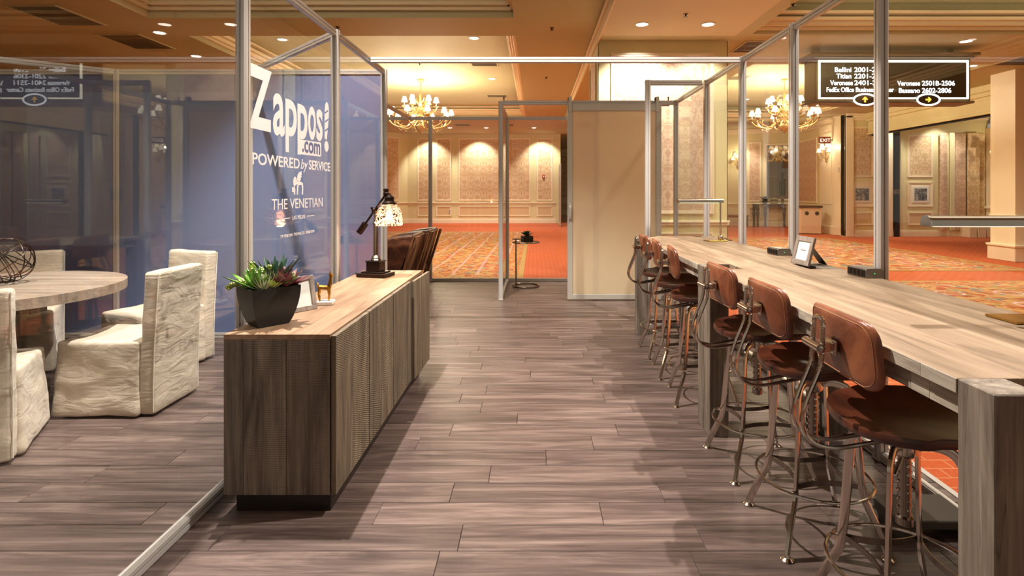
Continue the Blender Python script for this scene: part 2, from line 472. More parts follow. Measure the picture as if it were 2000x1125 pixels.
def carpet_rug(name, scale, ring=True, streak=False):
    m, nt, out = newmat(name); g = N(nt); v = g.obvec(False)
    sp = g.map(v, (1, 1, 0))
    nz = g.n('ShaderNodeTexNoise'); g.l(sp, nz.inputs['Vector']); nz.inputs['Scale'].default_value = 3; nz.inputs['Detail'].default_value = 3
    mx = g.n('ShaderNodeMix', data_type='VECTOR'); mx.inputs[0].default_value = .12; g.l(sp, mx.inputs[4]); g.l(nz.outputs[1], mx.inputs[5])
    vo = g.n('ShaderNodeTexVoronoi', feature='F1'); g.l(mx.outputs[1], vo.inputs['Vector']); vo.inputs['Scale'].default_value = scale
    sep = g.n('ShaderNodeSeparateColor'); g.l(vo.outputs['Color'], sep.inputs[0])
    col = g.ramp(sep.outputs[0], [(0, '#a8421a'), (.16, '#b98444'), (.3, '#983415'), (.42, '#c09a5c'), (.54, '#b05428'), (.66, '#8f8a4c'), (.74, '#ac6c34'), (.84, '#5f7f7c'), (.9, '#c08545'), (.96, '#8c2f1a')], 'CONSTANT')
    vo2 = g.n('ShaderNodeTexVoronoi', feature='DISTANCE_TO_EDGE'); g.l(mx.outputs[1], vo2.inputs['Vector']); vo2.inputs['Scale'].default_value = scale * .45
    e = g.ramp(vo2.outputs['Distance'], [(.03, 1.0), (.07, 0.0)])
    col = g.mix(g.math('MULTIPLY', e, .75), col, srgb('#c9a878'))
    if ring:
        sx = g.n('ShaderNodeSeparateXYZ'); g.l(v, sx.inputs[0])
        row = g.math('FLOOR', g.math('MULTIPLY', sx.outputs[1], 1 / .8))
        fx = g.math('SUBTRACT', g.math('FRACT', g.math('ADD', g.math('MULTIPLY', sx.outputs[0], 1 / .8), g.math('MULTIPLY', row, .5))), .5)
        fy = g.math('SUBTRACT', g.math('FRACT', g.math('MULTIPLY', sx.outputs[1], 1 / .8)), .5)
        d = g.math('SQRT', g.math('ADD', g.math('MULTIPLY', fx, fx), g.math('MULTIPLY', fy, fy)))
        r1 = g.ramp(g.math('ABSOLUTE', g.math('SUBTRACT', d, .2)), [(.015, 1.0), (.03, 0.0)])
        r2 = g.ramp(g.math('ABSOLUTE', g.math('SUBTRACT', d, .1)), [(.01, 1.0), (.02, 0.0)])
        col = g.mix(g.math('MULTIPLY', r1, .85), col, srgb('#e3c3cf'))
        col = g.mix(g.math('MULTIPLY', r2, .7), col, srgb('#b04a5a'))
    if streak:
        wv = g.n('ShaderNodeTexWave', wave_type='BANDS', bands_direction='X'); g.l(sp, wv.inputs['Vector']); wv.inputs['Scale'].default_value = .8; wv.inputs['Distortion'].default_value = 1.0
        wr = g.ramp(wv.outputs['Fac'], [(.94, 0.0), (.99, 1.0)])
        col = g.mix(g.math('MULTIPLY', wr, .4), col, srgb('#d9c8d8'))
    n = g.noise(v, 80, 2)
    col = g.mix(.18, col, g.mix(n, srgb('#7a2c14'), srgb('#f0b070')))
    g.bsdf(out, col, .95, 0, g.bump(n, .3, .004)); return m
M['rug_near'] = carpet_rug('rug_near', 9, True)
M['rug_mid'] = carpet_rug('rug_mid', 8, True)
M['rug_far'] = carpet_rug('rug_far', 11, False, True)
M['rug_border'] = carpet_rug('rug_border', 16, False)
M['rug_edge'] = simple('rug_edge', '#b08d50', .95)
def leafmat(name, c1, c2, rough=.4):
    m, nt, out = newmat(name); g = N(nt); v = g.obvec(False)
    g.bsdf(out, g.mix(g.ramp(g.noise(v, 30, 3), [(.35, 0.0), (.65, 1.0)]), srgb(c1), srgb(c2)), rough, 0, None, **{'Subsurface Weight': .0}); return m
M['leaf_aloe'] = leafmat('leaf_aloe', '#1d382d', '#3d5f49')
M['leaf_green'] = leafmat('leaf_green', '#33661c', '#76a83a')
M['leaf_lime'] = leafmat('leaf_lime', '#8aa83c', '#c6d468')
M['leaf_sedum'] = leafmat('leaf_sedum', '#6c7f34', '#a8b55a')
M['leaf_purple'] = leafmat('leaf_purple', '#451522', '#6c2c3c')
M['leaf_pink'] = leafmat('leaf_pink', '#7c4448', '#b89a90')
M['leaf_pale'] = leafmat('leaf_pale', '#8f9a78', '#c4c8a8')
M['leaf_dark'] = leafmat('leaf_dark', '#1f3326', '#35543a')
def bw_photo():
    m, nt, out = newmat('bw_picture'); g = N(nt); v = g.obvec(False)
    g.bsdf(out, g.ramp(g.noise(v, 6, 5, .6, 1.5), [(.35, '#2a2a2a'), (.5, '#6f6f6c'), (.62, '#b8b6b0')]), .2, 0); return m
M['photo'] = bw_photo()

def text(body, size, mat, parent, loc, rot, name='lettering', extr=.002, bold=0.0, ax='LEFT', sx=1.0, shear=0.0, spacing=1.0):
    cu = bpy.data.curves.new('text', 'FONT'); cu.body = body; cu.size = size; cu.extrude = extr; cu.offset = bold; cu.align_x = ax
    cu.shear = shear; cu.space_character = spacing; cu.resolution_u = 4
    t = bpy.data.objects.new('text', cu); COL.objects.link(t)
    dg = bpy.context.evaluated_depsgraph_get(); dg.update()
    me = bpy.data.meshes.new_from_object(t.evaluated_get(dg))
    bpy.data.objects.remove(t)
    if sx != 1.0: me.transform(Matrix.Diagonal((sx, 1, 1, 1)))
    me.materials.clear(); me.materials.append(mat)
    o = bpy.data.objects.new(name, me); COL.objects.link(o); o.parent = parent; o.location = loc; o.rotation_euler = rot
    return o
# ================================================================== STRUCTURE
# ------------------------------------------------------------------ carpet of the ballroom lobby
FX0, FX1, FY0, FY1 = -5.3, 1.86, -1.2, 8.62          # wooden booth floor
def slab(name, x0, x1, y0, y1, z0, z1, mat, parent=None):
    return structure(obj(name, BM().box(x0, x1, y0, y1, z0, z1), mat, parent, False))
floor = slab('floor', -13, 16, -4, 36, -.12, -.02, M['carpet_plain'])
def rug(x0, x1, y0, y1, mat, b=.28, nm='carpet_field'):
    slab(nm, x0 + b, x1 - b, y0 + b, y1 - b, -.02, -.012, mat, floor)
    bm = BM(); z0, z1 = -.02, -.0125
    bm.box(x0, x1, y0, y0 + b, z0, z1).box(x0, x1, y1 - b, y1, z0, z1).box(x0, x0 + b, y0 + b, y1 - b, z0, z1).box(x1 - b, x1, y0 + b, y1 - b, z0, z1)
    structure(obj('carpet_border', bm, M['rug_border'], floor, False))
    bm = BM(); t = .09
    for (a, c, d, e) in ((x0 - t, x1 + t, y0 - t, y0), (x0 - t, x1 + t, y1, y1 + t), (x0 - t, x0, y0, y1), (x1, x1 + t, y0, y1)):
        bm.box(a, c, d, e, z0, z1)
    structure(obj('carpet_edging', bm, M['rug_edge'], floor, False))
rug(-6.6, -.28, 8.95, 19.3, M['rug_far'])
rug(2.75, 9.6, -3, 8.55, M['rug_near'])
rug(2.3, 8.6, 9.85, 16.6, M['rug_mid'])

# booth floor: planks laid across the booth
base = slab('floor_base', FX0, FX1, FY0, FY1, -.03, -.010, M['carcass'])
base.name = 'floor'
rng = random.Random(3)
PW, PL = .166, .94
plank_cache = {}
rest = BM(); nplank = 0
def plank_bm(L):
    return BM().box(0, L, 0, PW - .0028, -.012, 0, bev=.0014)
row = 0; y = FY0
while y < FY1 - .01:
    x = FX0 - rng.random() * PL
    while x < FX1:
        a = max(x, FX0); b_ = min(x + PL - .0015, FX1)
        if b_ - a > .03:
            d = y + PW
            vis = y > 1.75 and b_ > -(d * .95 + .25) and a < d * .9 + .2 and not (y > 5.25 and b_ < -2.1) and not (y > 5.3 and a > 1.7)
            if vis and nplank < 299:
                k = round(b_ - a, 3)
                if k not in plank_cache: plank_cache[k] = plank_bm(k).mesh('plank', M['floor_wood'], False)
                structure(obj('plank', plank_cache[k], None, base, loc=(a, y, 0))); nplank += 1
            else:
                rest.box(a, b_, y, y + PW - .0018, -.012, 0)
        x += PL
    y += PW; row += 1
o = obj('plank_field', rest, M['floor_wood'], base, False); o['kind'] = 'stuff'
print('planks', nplank)
structure(obj('trim_1', BM().box(FX0 - .03, FX1 + .03, FY1, FY1 + .03, -.02, .004).box(FX1, FX1 + .03, FY0, FY1, -.02, .004), M['alu'], None, False))
bpy.data.objects['trim_1']['kind'] = 'structure'

# ------------------------------------------------------------------ ceiling with coffers
def level(x, y):
    if -5.66 < x < -.31 and y < 8.25: return 5.35
    if -5.66 < x < -.31 and 9.2 < y < 19.2: return 4.25
    if -.31 < x < 12.5 and y < 5.9: return 5.5
    if 3.3 < x < 12.5 and 5.9 < y < 8.55: return 4.2
    if 4.1 < x < 8.6 and 10.6 < y < 19.2: return 4.25
    if x > 1.0 and y < 20: return 3.75
    return 3.9
xb = [-13, -5.66, -.31, 1.0, 1.55, 3.06, 3.3, 4.1, 8.6, 12.5, 16]
yb = [-4, 5.9, 8.25, 8.55, 9.2, 10.6, 19.2, 20, 36]
bm = BM(); bv = BM()
nx, ny = len(xb) - 1, len(yb) - 1
L = [[level((xb[i] + xb[i + 1]) / 2, (yb[j] + yb[j + 1]) / 2) for j in range(ny)] for i in range(nx)]
for i in range(nx):
    for j in range(ny):
        bm.box(xb[i], xb[i + 1], yb[j], yb[j + 1], L[i][j], 5.8)
structure(obj('ceiling', bm, M['ceiling'], None, False))
bpy.data.objects['ceiling']['kind'] = 'structure'
ceil = bpy.data.objects['ceiling']
# stepped mouldings round the coffers
def coffer_trim(x0, x1, y0, y1, z, sides='NSEW', steps=((0, .05, .05), (.05, .11, .09), (.11, .15, .16))):
    for sd in sides:
        bm = BM()
        for (z0, z1, d) in steps:
            if sd == 'N': bm.box(x0, x1, y1 - d, y1 - .001, z + z0, z + z1, .006)
            if sd == 'S': bm.box(x0, x1, y0 + .001, y0 + d, z + z0, z + z1, .006)
            if sd == 'W': bm.box(x0 + .001, x0 + d, y0, y1, z + z0, z + z1, .006)
            if sd == 'E': bm.box(x1 - d, x1 - .001, y0, y1, z + z0, z + z1, .006)
        structure(obj('moulding', bm, M['moulding'], ceil, False))
coffer_trim(-5.66, -.31, -4, 8.25, 3.9, 'NEW', ((.10, .16, .05), (.16, .24, .10), (.24, .30, .15), (.5, .62, .08)))
coffer_trim(-5.66, -.31, 9.2, 19.2, 3.9, 'NW', ((0.08, .13, .05), (.13, .2, .09), (.2, .26, .16), (.3, .34, .22)))
coffer_trim(-5.66, -.31, 9.2, 19.2, 3.9, 'E', ((0.0, .05, .06), (.05, .10, .11), (.10, .2, .16), (.2, .25, .2)))
coffer_trim(3.3, 12.5, 5.9, 8.55, 3.75, 'NW', ((0.05, .1, .04), (.1, .17, .09), (.17, .22, .15), (.26, .3, .2)))
coffer_trim(4.1, 8.6, 10.6, 19.2, 3.75, 'NSEW', ((0.05, .1, .04), (.15, .22, .09), (.22, .28, .15), (.34, .38, .2)))
bm = BM(); bm.box(.97, 1.0, 5.9, 16, 3.70, 3.9, .004); bm.box(.93, .97, 5.9, 16, 3.82, 3.88, .004)
structure(obj('moulding', bm, M['moulding'], ceil, False))
bm = BM(); bm.box(1.0, 3.06, 5.9, 8.6, 3.735, 3.7505)
structure(obj('soffit_panel', bm, M['ceiling_light'], ceil, False))

# ------------------------------------------------------------------ panelled walls
def wall(name, p0, p1, z0, z1, up=(), low=(), frames=(), mat='cream', paper='damask', base=True, rail=True, crown=True, thick=.2, cut0=0, cut1=0):
    """wall from p0 to p1, its face looking to the right-hand normal side (-Y for a wall running +X)"""
    v = Vector(p1) - Vector(p0); Lw = v.length; rz = math.atan2(v.y, v.x)
    wl = obj(name, BM().box(0, Lw, 0, thick, z0, z1), M[mat], None, False); wl.location = (p0[0], p0[1], 0); wl.rotation_euler = (0, 0, rz)
    structure(wl)
    def framed(u0, u1, a, b, pm, wdt=.055):
        structure(obj('wall_panel', BM().box(u0, u1, -.006, .0, a, b), M[pm], wl, False))
        bm = BM()
        for (q0, q1, d) in ((0, wdt * .45, .028), (wdt * .45, wdt, .018)):
            bm.box(u0 - wdt + q0, u1 + wdt - q0, -d, 0, b + wdt - q1, b + wdt - q0); bm.box(u0 - wdt + q0, u1 + wdt - q0, -d, 0, a - wdt + q0, a - wdt + q1)
            bm.box(u0 - wdt + q0, u0 - wdt + q1, -d, 0, a - wdt + q1, b + wdt - q1); bm.box(u1 + wdt - q1, u1 + wdt - q0, -d, 0, a - wdt + q1, b + wdt - q1)
        structure(obj('panel_moulding', bm, M['cream_trim'], wl, False))
    for (u0, u1, a, b) in up: framed(u0, u1, a, b, paper)
    for (u0, u1, a, b) in low: framed(u0, u1, a, b, 'linen_wall', .045)
    for (u0, u1, a, b, mw) in frames:
        framed(u0, u1, a, b, 'cream_trim', .05)
        structure(obj('picture_frame', BM().box(u0 + mw * .5, u1 - mw * .5, -.03, -.006, a + mw * .5, b - mw * .5, .006), M['white_plastic'], wl, False))
        structure(obj('picture', BM().box(u0 + mw, u1 - mw, -.034, -.03, a + mw, b - mw), M['photo'], wl, False))
    if base:
        structure(obj('baseboard', BM().box(0 + cut0, Lw - cut1, -.035, 0, z0, z0 + .13).box(cut0, Lw - cut1, -.025, 0, z0 + .13, z0 + .17, .004).box(cut0, Lw - cut1, -.015, 0, z0 + .17, z0 + .2, .004), M['cream_trim'], wl, False))
    if rail:
        structure(obj('chair_rail', BM().box(cut0, Lw - cut1, -.045, 0, .86, .895, .008).box(cut0, Lw - cut1, -.025, 0, .82, .86, .006), M['cream_trim'], wl, False))
    if crown:
        structure(obj('cornice', BM().box(cut0, Lw - cut1, -.05, 0, z1 - .2, z1 - .13, .01).box(cut0, Lw - cut1, -.1, 0, z1 - .13, z1 - .06, .01).box(cut0, Lw - cut1, -.15, 0, z1 - .06, z1, .01), M['cream_trim'], wl, False))
    return wl
Z0 = -.02
S = 24.75 / 1100
def ux(px, x0, Y=24.75): return (px - 1045) * Y / 1100 - x0
x0 = -5.6
wall('wall_back', (x0, 24.75), (.92, 24.75), Z0, 3.9,
     up=[(ux(a, x0), ux(b, x0), 1.02, 3.66) for a, b in ((818, 836), (854, 879), (898, 1033), (1051, 1077))],
     low=[(ux(a, x0), ux(b, x0), .34, .68) for a, b in ((818, 836), (854, 879), (898, 1033), (1051, 1077))], crown=False)
wall('wall_left', (-8.6, 21.3), (-5.6, 24.75), Z0, 3.9,
     up=[(.5, 1.5, 1.02, 3.66), (2.6, 4.05, 1.02, 3.66)], low=[(.5, 1.5, .34, .68), (2.6, 4.05, .34, .68)], crown=False)
wall('wall_far', (-3, 33.5), (8, 33.5), Z0, 3.9, up=[(1, 2.6, 1, 3.5), (3.2, 5, 1, 3.5), (5.6, 7.4, 1, 3.5)], low=[(1, 2.6, .34, .68), (3.2, 5, .34, .68), (5.6, 7.4, .34, .68)])
structure(obj('wall_return', BM().box(.92, 1.12, 24.75, 27, Z0, 3.9), M['cream'], None, False)); bpy.data.objects['wall_return'].name = 'wall_corner'
# big column behind the sliding door
structure(obj('wall_column', BM().box(1.02, 3.04, 8.97, 10.28, Z0, 3.75), M['cream'], None, False))
wc = wall('wall_front', (1.0, 8.95), (3.06, 8.95), Z0, 3.75, up=[(.26, 1.78, 1.06, 3.5)], low=[(.26, 1.78, .3, .66)], paper='damask_rose', thick=.01, crown=False)
wall('wall_side', (1.0, 10.3), (1.0, 8.95), Z0, 3.75, up=[(.25, 1.1, 1.06, 3.5)], low=[(.25, 1.1, .3, .66)], paper='damask_rose', thick=.01, crown=False)
wall('wall_side', (3.06, 8.95), (3.06, 10.3), Z0, 3.75, up=[(.25, 1.1, 1.06, 3.5)], low=[(.25, 1.1, .3, .66)], paper='damask_rose', thick=.01, crown=False)
# right-hand lobby
def uR(px, x0, Y): return (px - 1045) * Y / 1100 - x0
LP0 = Vector((2.0, 25.53)); LP1 = Vector((10.1, 22.11)); LD = (LP1 - LP0).normalized(); LRZ = math.atan2(LD.y, LD.x)
def upx(px):
    """distance along the angled lobby wall where the sight line of this picture column meets it"""
    k = (px - 1045) / 1100
    return (k * LP0.y - LP0.x) / (LD.x - k * LD.y)
def lob(px, out=0.0):
    """a point standing that far out from the angled lobby wall"""
    q = LP0 + LD * upx(px); return (q.x + LD.y * out, q.y - LD.x * out)
wall('wall_lobby', tuple(LP0), tuple(LP1), Z0, 3.9,
     up=[(.4, 3.0, 1.02, 3.2), (3.6, 6.0, 1.02, 3.2), (upx(1464), upx(1484), 1.02, 3.3)], low=[(.4, 3.0, .3, .7), (3.6, 6.0, .3, .7), (upx(1464), upx(1484), .3, .7), (upx(1502), upx(1538), .3, .7)], paper='damask_rose')
wb = wall('wall_right', (10.1, 22.5), (9.6, 17.7), Z0, 3.75, up=[(.9, 2.9, 1.02, 3.2)], low=[(.9, 2.9, .3, .7), (3.5, 4.5, .3, .7)], paper='damask_rose')
structure(obj('pilaster', BM().box(3.4, 4.6, -.09, 0, Z0, 3.55, .01).box(3.6, 4.4, -.11, -.09, .95, 3.3, .01).box(3.3, 4.7, -.13, 0, Z0, .25, .01), M['cream_trim'], wb, False))
C0 = 9.6; YC = 17.3
wcc = wall('wall_lobby', (C0 - .1, 17.3), (11.0, 17.3), Z0, 3.75,
     up=[(uR(1662, C0 - .1, YC), uR(1702, C0 - .1, YC), 1.86, 3.3)], low=[(uR(1662, C0 - .1, YC), uR(1702, C0 - .1, YC), .38, .68)],
     frames=[(uR(1661, C0 - .1, YC), uR(1705, C0 - .1, YC), .95, 1.6, .14)], rail=False)
structure(obj('wall_corner', BM().box(9.5, 9.75, 17.2, 17.9, Z0, 3.75, .02), M['cream_trim'], None, False))
structure(obj('pilaster', BM().box(1.15, 1.45, -.08, 0, Z0, 3.2, .01).box(.0, .22, -.1, 0, Z0, 3.7, .01), M['cream_trim'], wcc, False))
structure(obj('door_gap', BM().box(11.0, 11.14, 17.2, 17.35, Z0, 3.3), M['dark_slot'], None, False)); bpy.data.objects['door_gap'].name = 'trim_2'
D0 = 11.14
wd = wall('wall_lobby', (D0, 17.3), (13.9, 17.3), Z0, 3.75,
     up=[(uR(1776, D0, YC), uR(1818, D0, YC), 1.86, 3.05)], low=[(uR(1776, D0, YC), uR(1818, D0, YC), .38, .68)],
     frames=[(uR(1776, D0, YC), uR(1818, D0, YC), .95, 1.6, .14)], rail=False, mat='cream')
# folded partition panels and paper panels right of it
for k, (a, b, d, mt) in enumerate(((1832, 1846, .10, 'damask_rose'), (1847, 1856, .2, 'cream'), (1857, 1884, .06, 'damask_rose'), (1885, 1908, .12, 'damask'), (1909, 1922, .05, 'damask'))):
    structure(obj('folding_panel', BM().box(uR(a, D0, YC), uR(b, D0, YC), -d, -d + .04, .18, 3.15, .01), M[mt], wd, False))
for a, b in ((1872, 1886), (1888, 1904), (1906, 1922)):
    structure(obj('plinth_block', BM().box(uR(a, D0, YC), uR(b, D0, YC), -.45, -.03, Z0, .3, .01), M['cream_trim'], wd, False))
structure(obj('pilaster', BM().box(uR(1924, D0, YC), uR(1957, D0, YC), -.5, 0, Z0, 3.3, .015).box(uR(1929, D0, YC), uR(1952, D0, YC), -.53, -.5, .95, 3.1, .01).box(uR(1920, D0, YC), uR(1960, D0, YC), -.55, 0, Z0, .28, .01).box(uR(1920, D0, YC), uR(1960, D0, YC), -.56, 0, .84, .9, .01), M['cream_trim'], wd, False))
wall('wall_far', (13.9, 20.5), (16, 20.5), Z0, 3.75, up=[(.2, 1.6, 1.0, 3.0)], low=[], paper='damask_rose')
# header over the wide opening, and the near column on the right
structure(obj('wall_header', BM().box(10.2, 10.5, 11.2, 17.25, 3.1, 3.75).box(10.16, 10.54, 11.2, 17.25, 3.1, 3.16, .01).box(10.12, 10.2, 11.2, 17.25, 3.5, 3.6, .01).box(10.08, 10.2, 11.2, 17.25, 3.6, 3.75, .01), M['cream'], None, False))
structure(obj('trim_3', BM().box(10.3, 10.4, 11.2, 17.25, 3.07, 3.1), M['dark_slot'], None, False))
structure(obj('wall_column', BM().box(9.38, 10.6, 11.0, 11.6, Z0, 3.75).box(9.34, 10.64, 10.96, 11.64, Z0, .26, .01).box(9.32, 10.66, 10.94, 11.66, .26, .31, .01).box(9.36, 10.62, 10.96, 11.62, .84, .9, .01), M['cream_trim'], None, False))
structure(obj('wall_right', BM().box(12.6, 12.8, -4, 11.0, Z0, 5.5), M['cream'], None, False))
structure(obj('wall_outer', BM().box(-13.2, -13, -4, 22, Z0, 3.9), M['cream'], None, False))
# framed panel wall that stands left behind the blue booth
wall('wall_left', (-12.9, 12.5), (-7.6, 13.6), Z0, 3.9, up=[(1.0, 2.2, 1.0, 3.5), (3.0, 4.6, 1.0, 3.5)], low=[])

# ------------------------------------------------------------------ ceiling fittings (each a thing)
def make_downlight():
    t = thing('recessed_light', 'x', 'ceiling light', group='recessed ceiling lights')
    obj('trim_ring', BM().lathe([(.10, 0.0), (.105, -.006), (.092, -.012), (.08, -.004), (.08, 0)], 20), M['white_plastic'], t)
    obj('lamp', BM().lathe([(.078, -.008), (.078, -.003)], 20), M['disc'], t)
    return t
dl = make_downlight(); used = False
lights = [
 (-4.8, 10.7, 4.25, 'recessed light behind the name-covered glass, above the slanting brace'),
 (-1.15, 10.6, 4.25, 'bright recessed light in the ceiling just above the long cross rail'),
 (-1.1, 14.4, 4.25, 'recessed light between the two square air vents right of the near chandelier'),
 (-6.35, 10.55, 3.9, 'recessed light in the ceiling close to the left edge of the tall near post'),
 (-6.0, 9.0, 3.9, 'dim recessed light beside the corner of the raised ceiling, above the blue booth'),
 (-3.37, 22.3, 3.9, 'leftmost of the recessed lights before the far panelled wall'),
 (-1.93, 22.3, 3.9, 'middle recessed light before the wide panel of the far wall'),
 (-.04, 22.3, 3.9, 'recessed light before the far wall, above the open doorway'),
 (1.52, 8.0, 3.735, 'left of the two recessed lights over the column with bright wallpaper'),
 (2.46, 8.0, 3.735, 'right of the two recessed lights over the column with bright wallpaper'),
 (5.4, 12.5, 4.25, 'recessed light between the right chandelier and the hanging black sign'),
 (6.85, 8.95, 3.75, 'recessed light above the right half of the hanging sign'),
 (8.3, 10.7, 3.75, 'recessed light right of the hanging sign'),
 (6.6, 17.6, 4.25, 'small recessed light below the left arrow of the hanging sign'),
 (7.6, 7.9, 4.2, 'recessed light in the top right corner of the ceiling'),
 (4.85, 7.7, 4.2, 'recessed light at the top, half behind the tall right post'),
]
for (x, y, z, lab) in lights:
    r = dl if not used else dup(dl)
    used = True
    r.location = (x, y, z); r['label'] = lab
def make_vent(w_, d_, name_l, z, x, y, dark=True, grp=None, slats=5):
    t = thing('ceiling_vent', name_l, 'air vent', (x, y, z))
    obj('frame', BM().box(-w_ / 2, w_ / 2, -d_ / 2, -d_ / 2 + .03, -.012, 0).box(-w_ / 2, w_ / 2, d_ / 2 - .03, d_ / 2, -.012, 0).box(-w_ / 2, -w_ / 2 + .03, -d_ / 2 + .03, d_ / 2 - .03, -.012, 0).box(w_ / 2 - .03, w_ / 2, -d_ / 2 + .03, d_ / 2 - .03, -.012, 0), M['ceiling'], t, False)
    obj('backing', BM().box(-w_ / 2 + .03, w_ / 2 - .03, -d_ / 2 + .03, d_ / 2 - .03, -.003, 0), M['grey_box'], t, False)
    sl = BM().box(-w_ / 2 + .03, w_ / 2 - .03, -.008, .008, -.010, -.004).mesh('slat', M['ceiling'] if not dark else M['sign_box'], False)
    for k in range(slats):
        obj('slat', sl, None, t, loc=(0, -d_ / 2 + .03 + (d_ - .06) * (k + .5) / slats, 0))
make_vent(.72, .95, 'larger dark ceiling vent at the upper left', 3.9, -6.9, 8.15, slats=12)
make_vent(.72, .95, 'dark ceiling vent left of the recessed light above the blue booth', 3.9, -6.75, 9.55, slats=12)
make_vent(.62, .5, 'square stepped air vent above the recessed light by the near chandelier', 4.25, -1.15, 12.7)
make_vent(.62, .5, 'square air vent right of the near chandelier, below the recessed light', 4.25, -1.15, 17.0)
make_vent(.6, .6, 'left air vent in the low ceiling before the far wall', 3.9, -2.75, 21.4)
make_vent(.6, .6, 'right air vent in the low ceiling before the far wall, behind the door post', 3.9, -1.1, 21.4)
make_vent(.55, .75, 'dark ceiling vent right of the wallpapered column', 3.75, 3.62, 9.3, slats=8)
make_vent(.7, .9, 'dark ceiling vent right of the hanging sign', 3.75, 8.95, 10.2, slats=9)
make_vent(.6, .5, 'ceiling vent left of the right chandelier', 4.25, 5.1, 14.3)
make_vent(.7, .5, 'dark ceiling vent in the raised ceiling at the upper right', 4.2, 6.05, 8.1)
def sprinkler(x, y, z, lab):
    tag(obj('fire_sprinkler', BM().lathe([(.035, 0), (.035, -.005), (.012, -.008), (.012, -.03), (.03, -.034), (.03, -.038)][::-1], 10), M['bronze'], None, loc=(x, y, z)), lab, 'sprinkler')
sprinkler(-3.05, 8.7, 3.9, 'small dark fire sprinkler above the corner post of the side glass wall')
sprinkler(.26, 8.75, 3.9, 'small dark fire sprinkler near the pale ceiling edge, above the cross rail')
sprinkler(.25, 12.5, 3.9, 'small dark fire sprinkler in the ceiling above the sliding door')
sprinkler(2.02, 7.55, 3.735, 'small dark fire sprinkler between the two lights above the column')
sprinkler(3.3, 7.2, 3.75, 'small dark fire sprinkler by the vent right of the column')
sprinkler(-2.6, 12.7, 4.25, 'small fire sprinkler just under the cross rail above the near chandelier')

# ------------------------------------------------------------------ glass partitions of the booth
TOP = 2.485
def post_prof(h=.027):
    c = h * .66; g_ = .004; d = .006
    q = []
    base_ = [(-c, -h), (-g_, -h), (-g_, -h + d), (g_, -h + d), (g_, -h), (c, -h)]
    for k in range(4):
        a = k * PI / 2
        for (x, y) in base_: q.append((x * math.cos(a) - y * math.sin(a), x * math.sin(a) + y * math.cos(a)))
    return q
_post = BM().prism(post_prof(), 0.0, TOP).box(-.030, .030, -.030, .030, 0, .012, .003).box(-.012, .012, -.012, .012, TOP, TOP + .004)
POST = _post.mesh('post', M['alu'], False)
def seg_partition(name, lab, pts, cat='glass partition', posts=None, pane=True, bottom=True, low=True, mid=None, pmat='glass', group=None, skip=()):
    """pts: list of (x,y) along the run; a pane between neighbours"""
    t = thing(name, lab, cat, (pts[0][0], pts[0][1], 0), 0, group)
    ox, oy = pts[0]
    for i, (x, y) in enumerate(pts):
        if posts is not None and i not in posts: continue
        obj('post', POST, None, t, loc=(x - ox, y - oy, 0))
    for i in range(len(pts) - 1):
        if i in skip: continue
        a = Vector((pts[i][0] - ox, pts[i][1] - oy)); b = Vector((pts[i + 1][0] - ox, pts[i + 1][1] - oy))
        d = b - a; Ls = d.length; rz = math.atan2(d.y, d.x)
        g0 = .024
        bm = BM().box(g0, Ls - g0, -.011, .011, TOP - .05, TOP).box(g0, Ls - g0, -.016, .016, TOP - .044, TOP - .028).box(g0, Ls - g0, -.016, .016, TOP - .022, TOP - .006)
        obj('top_rail', bm, M['alu'], t, False, loc=(a.x, a.y, 0), rz=rz)
        if bottom:
            bm = BM().box(g0, Ls - g0, -.011, .011, .004, .05).box(g0, Ls - g0, -.018, .018, .004, .022).box(g0, Ls - g0, -.018, .018, .03, .046)
            obj('bottom_rail', bm, M['alu'], t, False, loc=(a.x, a.y, 0), rz=rz)
        if pane:
            obj('pane', BM().box(g0 - .006, Ls - g0 + .006, -.003, .003, .045, TOP - .045), M[pmat], t, False, loc=(a.x, a.y, 0), rz=rz)
    return t
XL, XR = -1.40, 1.745
side = seg_partition('glass_partition', 'long clear glass wall on the left carrying the large white lettering', [(XL, .2), (XL, 1.38), (XL, 2.70), (XL, 3.95), (XL, 5.22)])
backL = thing('blue_partition', 'blue fabric partition behind the round table, framed in aluminium', 'partition', (XL, 5.22, 0))
for k in range(1, 4): obj('post', POST, None, backL, loc=(-1.235 * k, 0, 0))
for k in range(3):
    x1 = -1.235 * k - .024; x0_ = -1.235 * (k + 1) + .024
    obj('top_rail', BM().box(x0_, x1, -.011, .011, TOP - .05, TOP).box(x0_, x1, -.016, .016, TOP - .044, TOP - .028).box(x0_, x1, -.016, .016, TOP - .022, TOP - .006), M['alu'], backL, False)
    obj('bottom_rail', BM().box(x0_, x1, -.011, .011, .004, .05).box(x0_, x1, -.018, .018, .004, .022).box(x0_, x1, -.018, .018, .03, .046), M['alu'], backL, False)
    obj('fabric_panel', BM().box(x0_, x1, -.004, .006, .05, TOP - .05), M['blue_fabric'], backL, False)
    obj('pane', BM().box(x0_, x1, -.016, -.010, .05, TOP - .05), M['glass'], backL, False)
def brace(name, lab, a, b, cat='rail'):
    a = Vector(a); b = Vector(b); d = b - a
    o = obj(name, BM().box(.0, d.length, -.011, .011, -.05, 0).box(0, d.length, -.016, .016, -.044, -.028).box(0, d.length, -.016, .016, -.022, -.006), M['alu'], None, False, loc=a, rz=math.atan2(d.y, d.x))
    tag(o, lab, cat); return o
brace('brace_rail', 'slanting overhead rail from the lettered glass wall to the blue partition', (XL - .02, 3.97, TOP), (-2.62, 5.2, TOP))
brace('brace_rail', 'slanting overhead rail at the upper left above the blue partition', (-3.89, 5.2, TOP), (-4.9, 4.4, TOP))
brace('cross_rail', 'long aluminium rail crossing the aisle overhead between both glass walls', (XL + .02, 4.74, TOP), (XR - .024, 4.74, TOP))
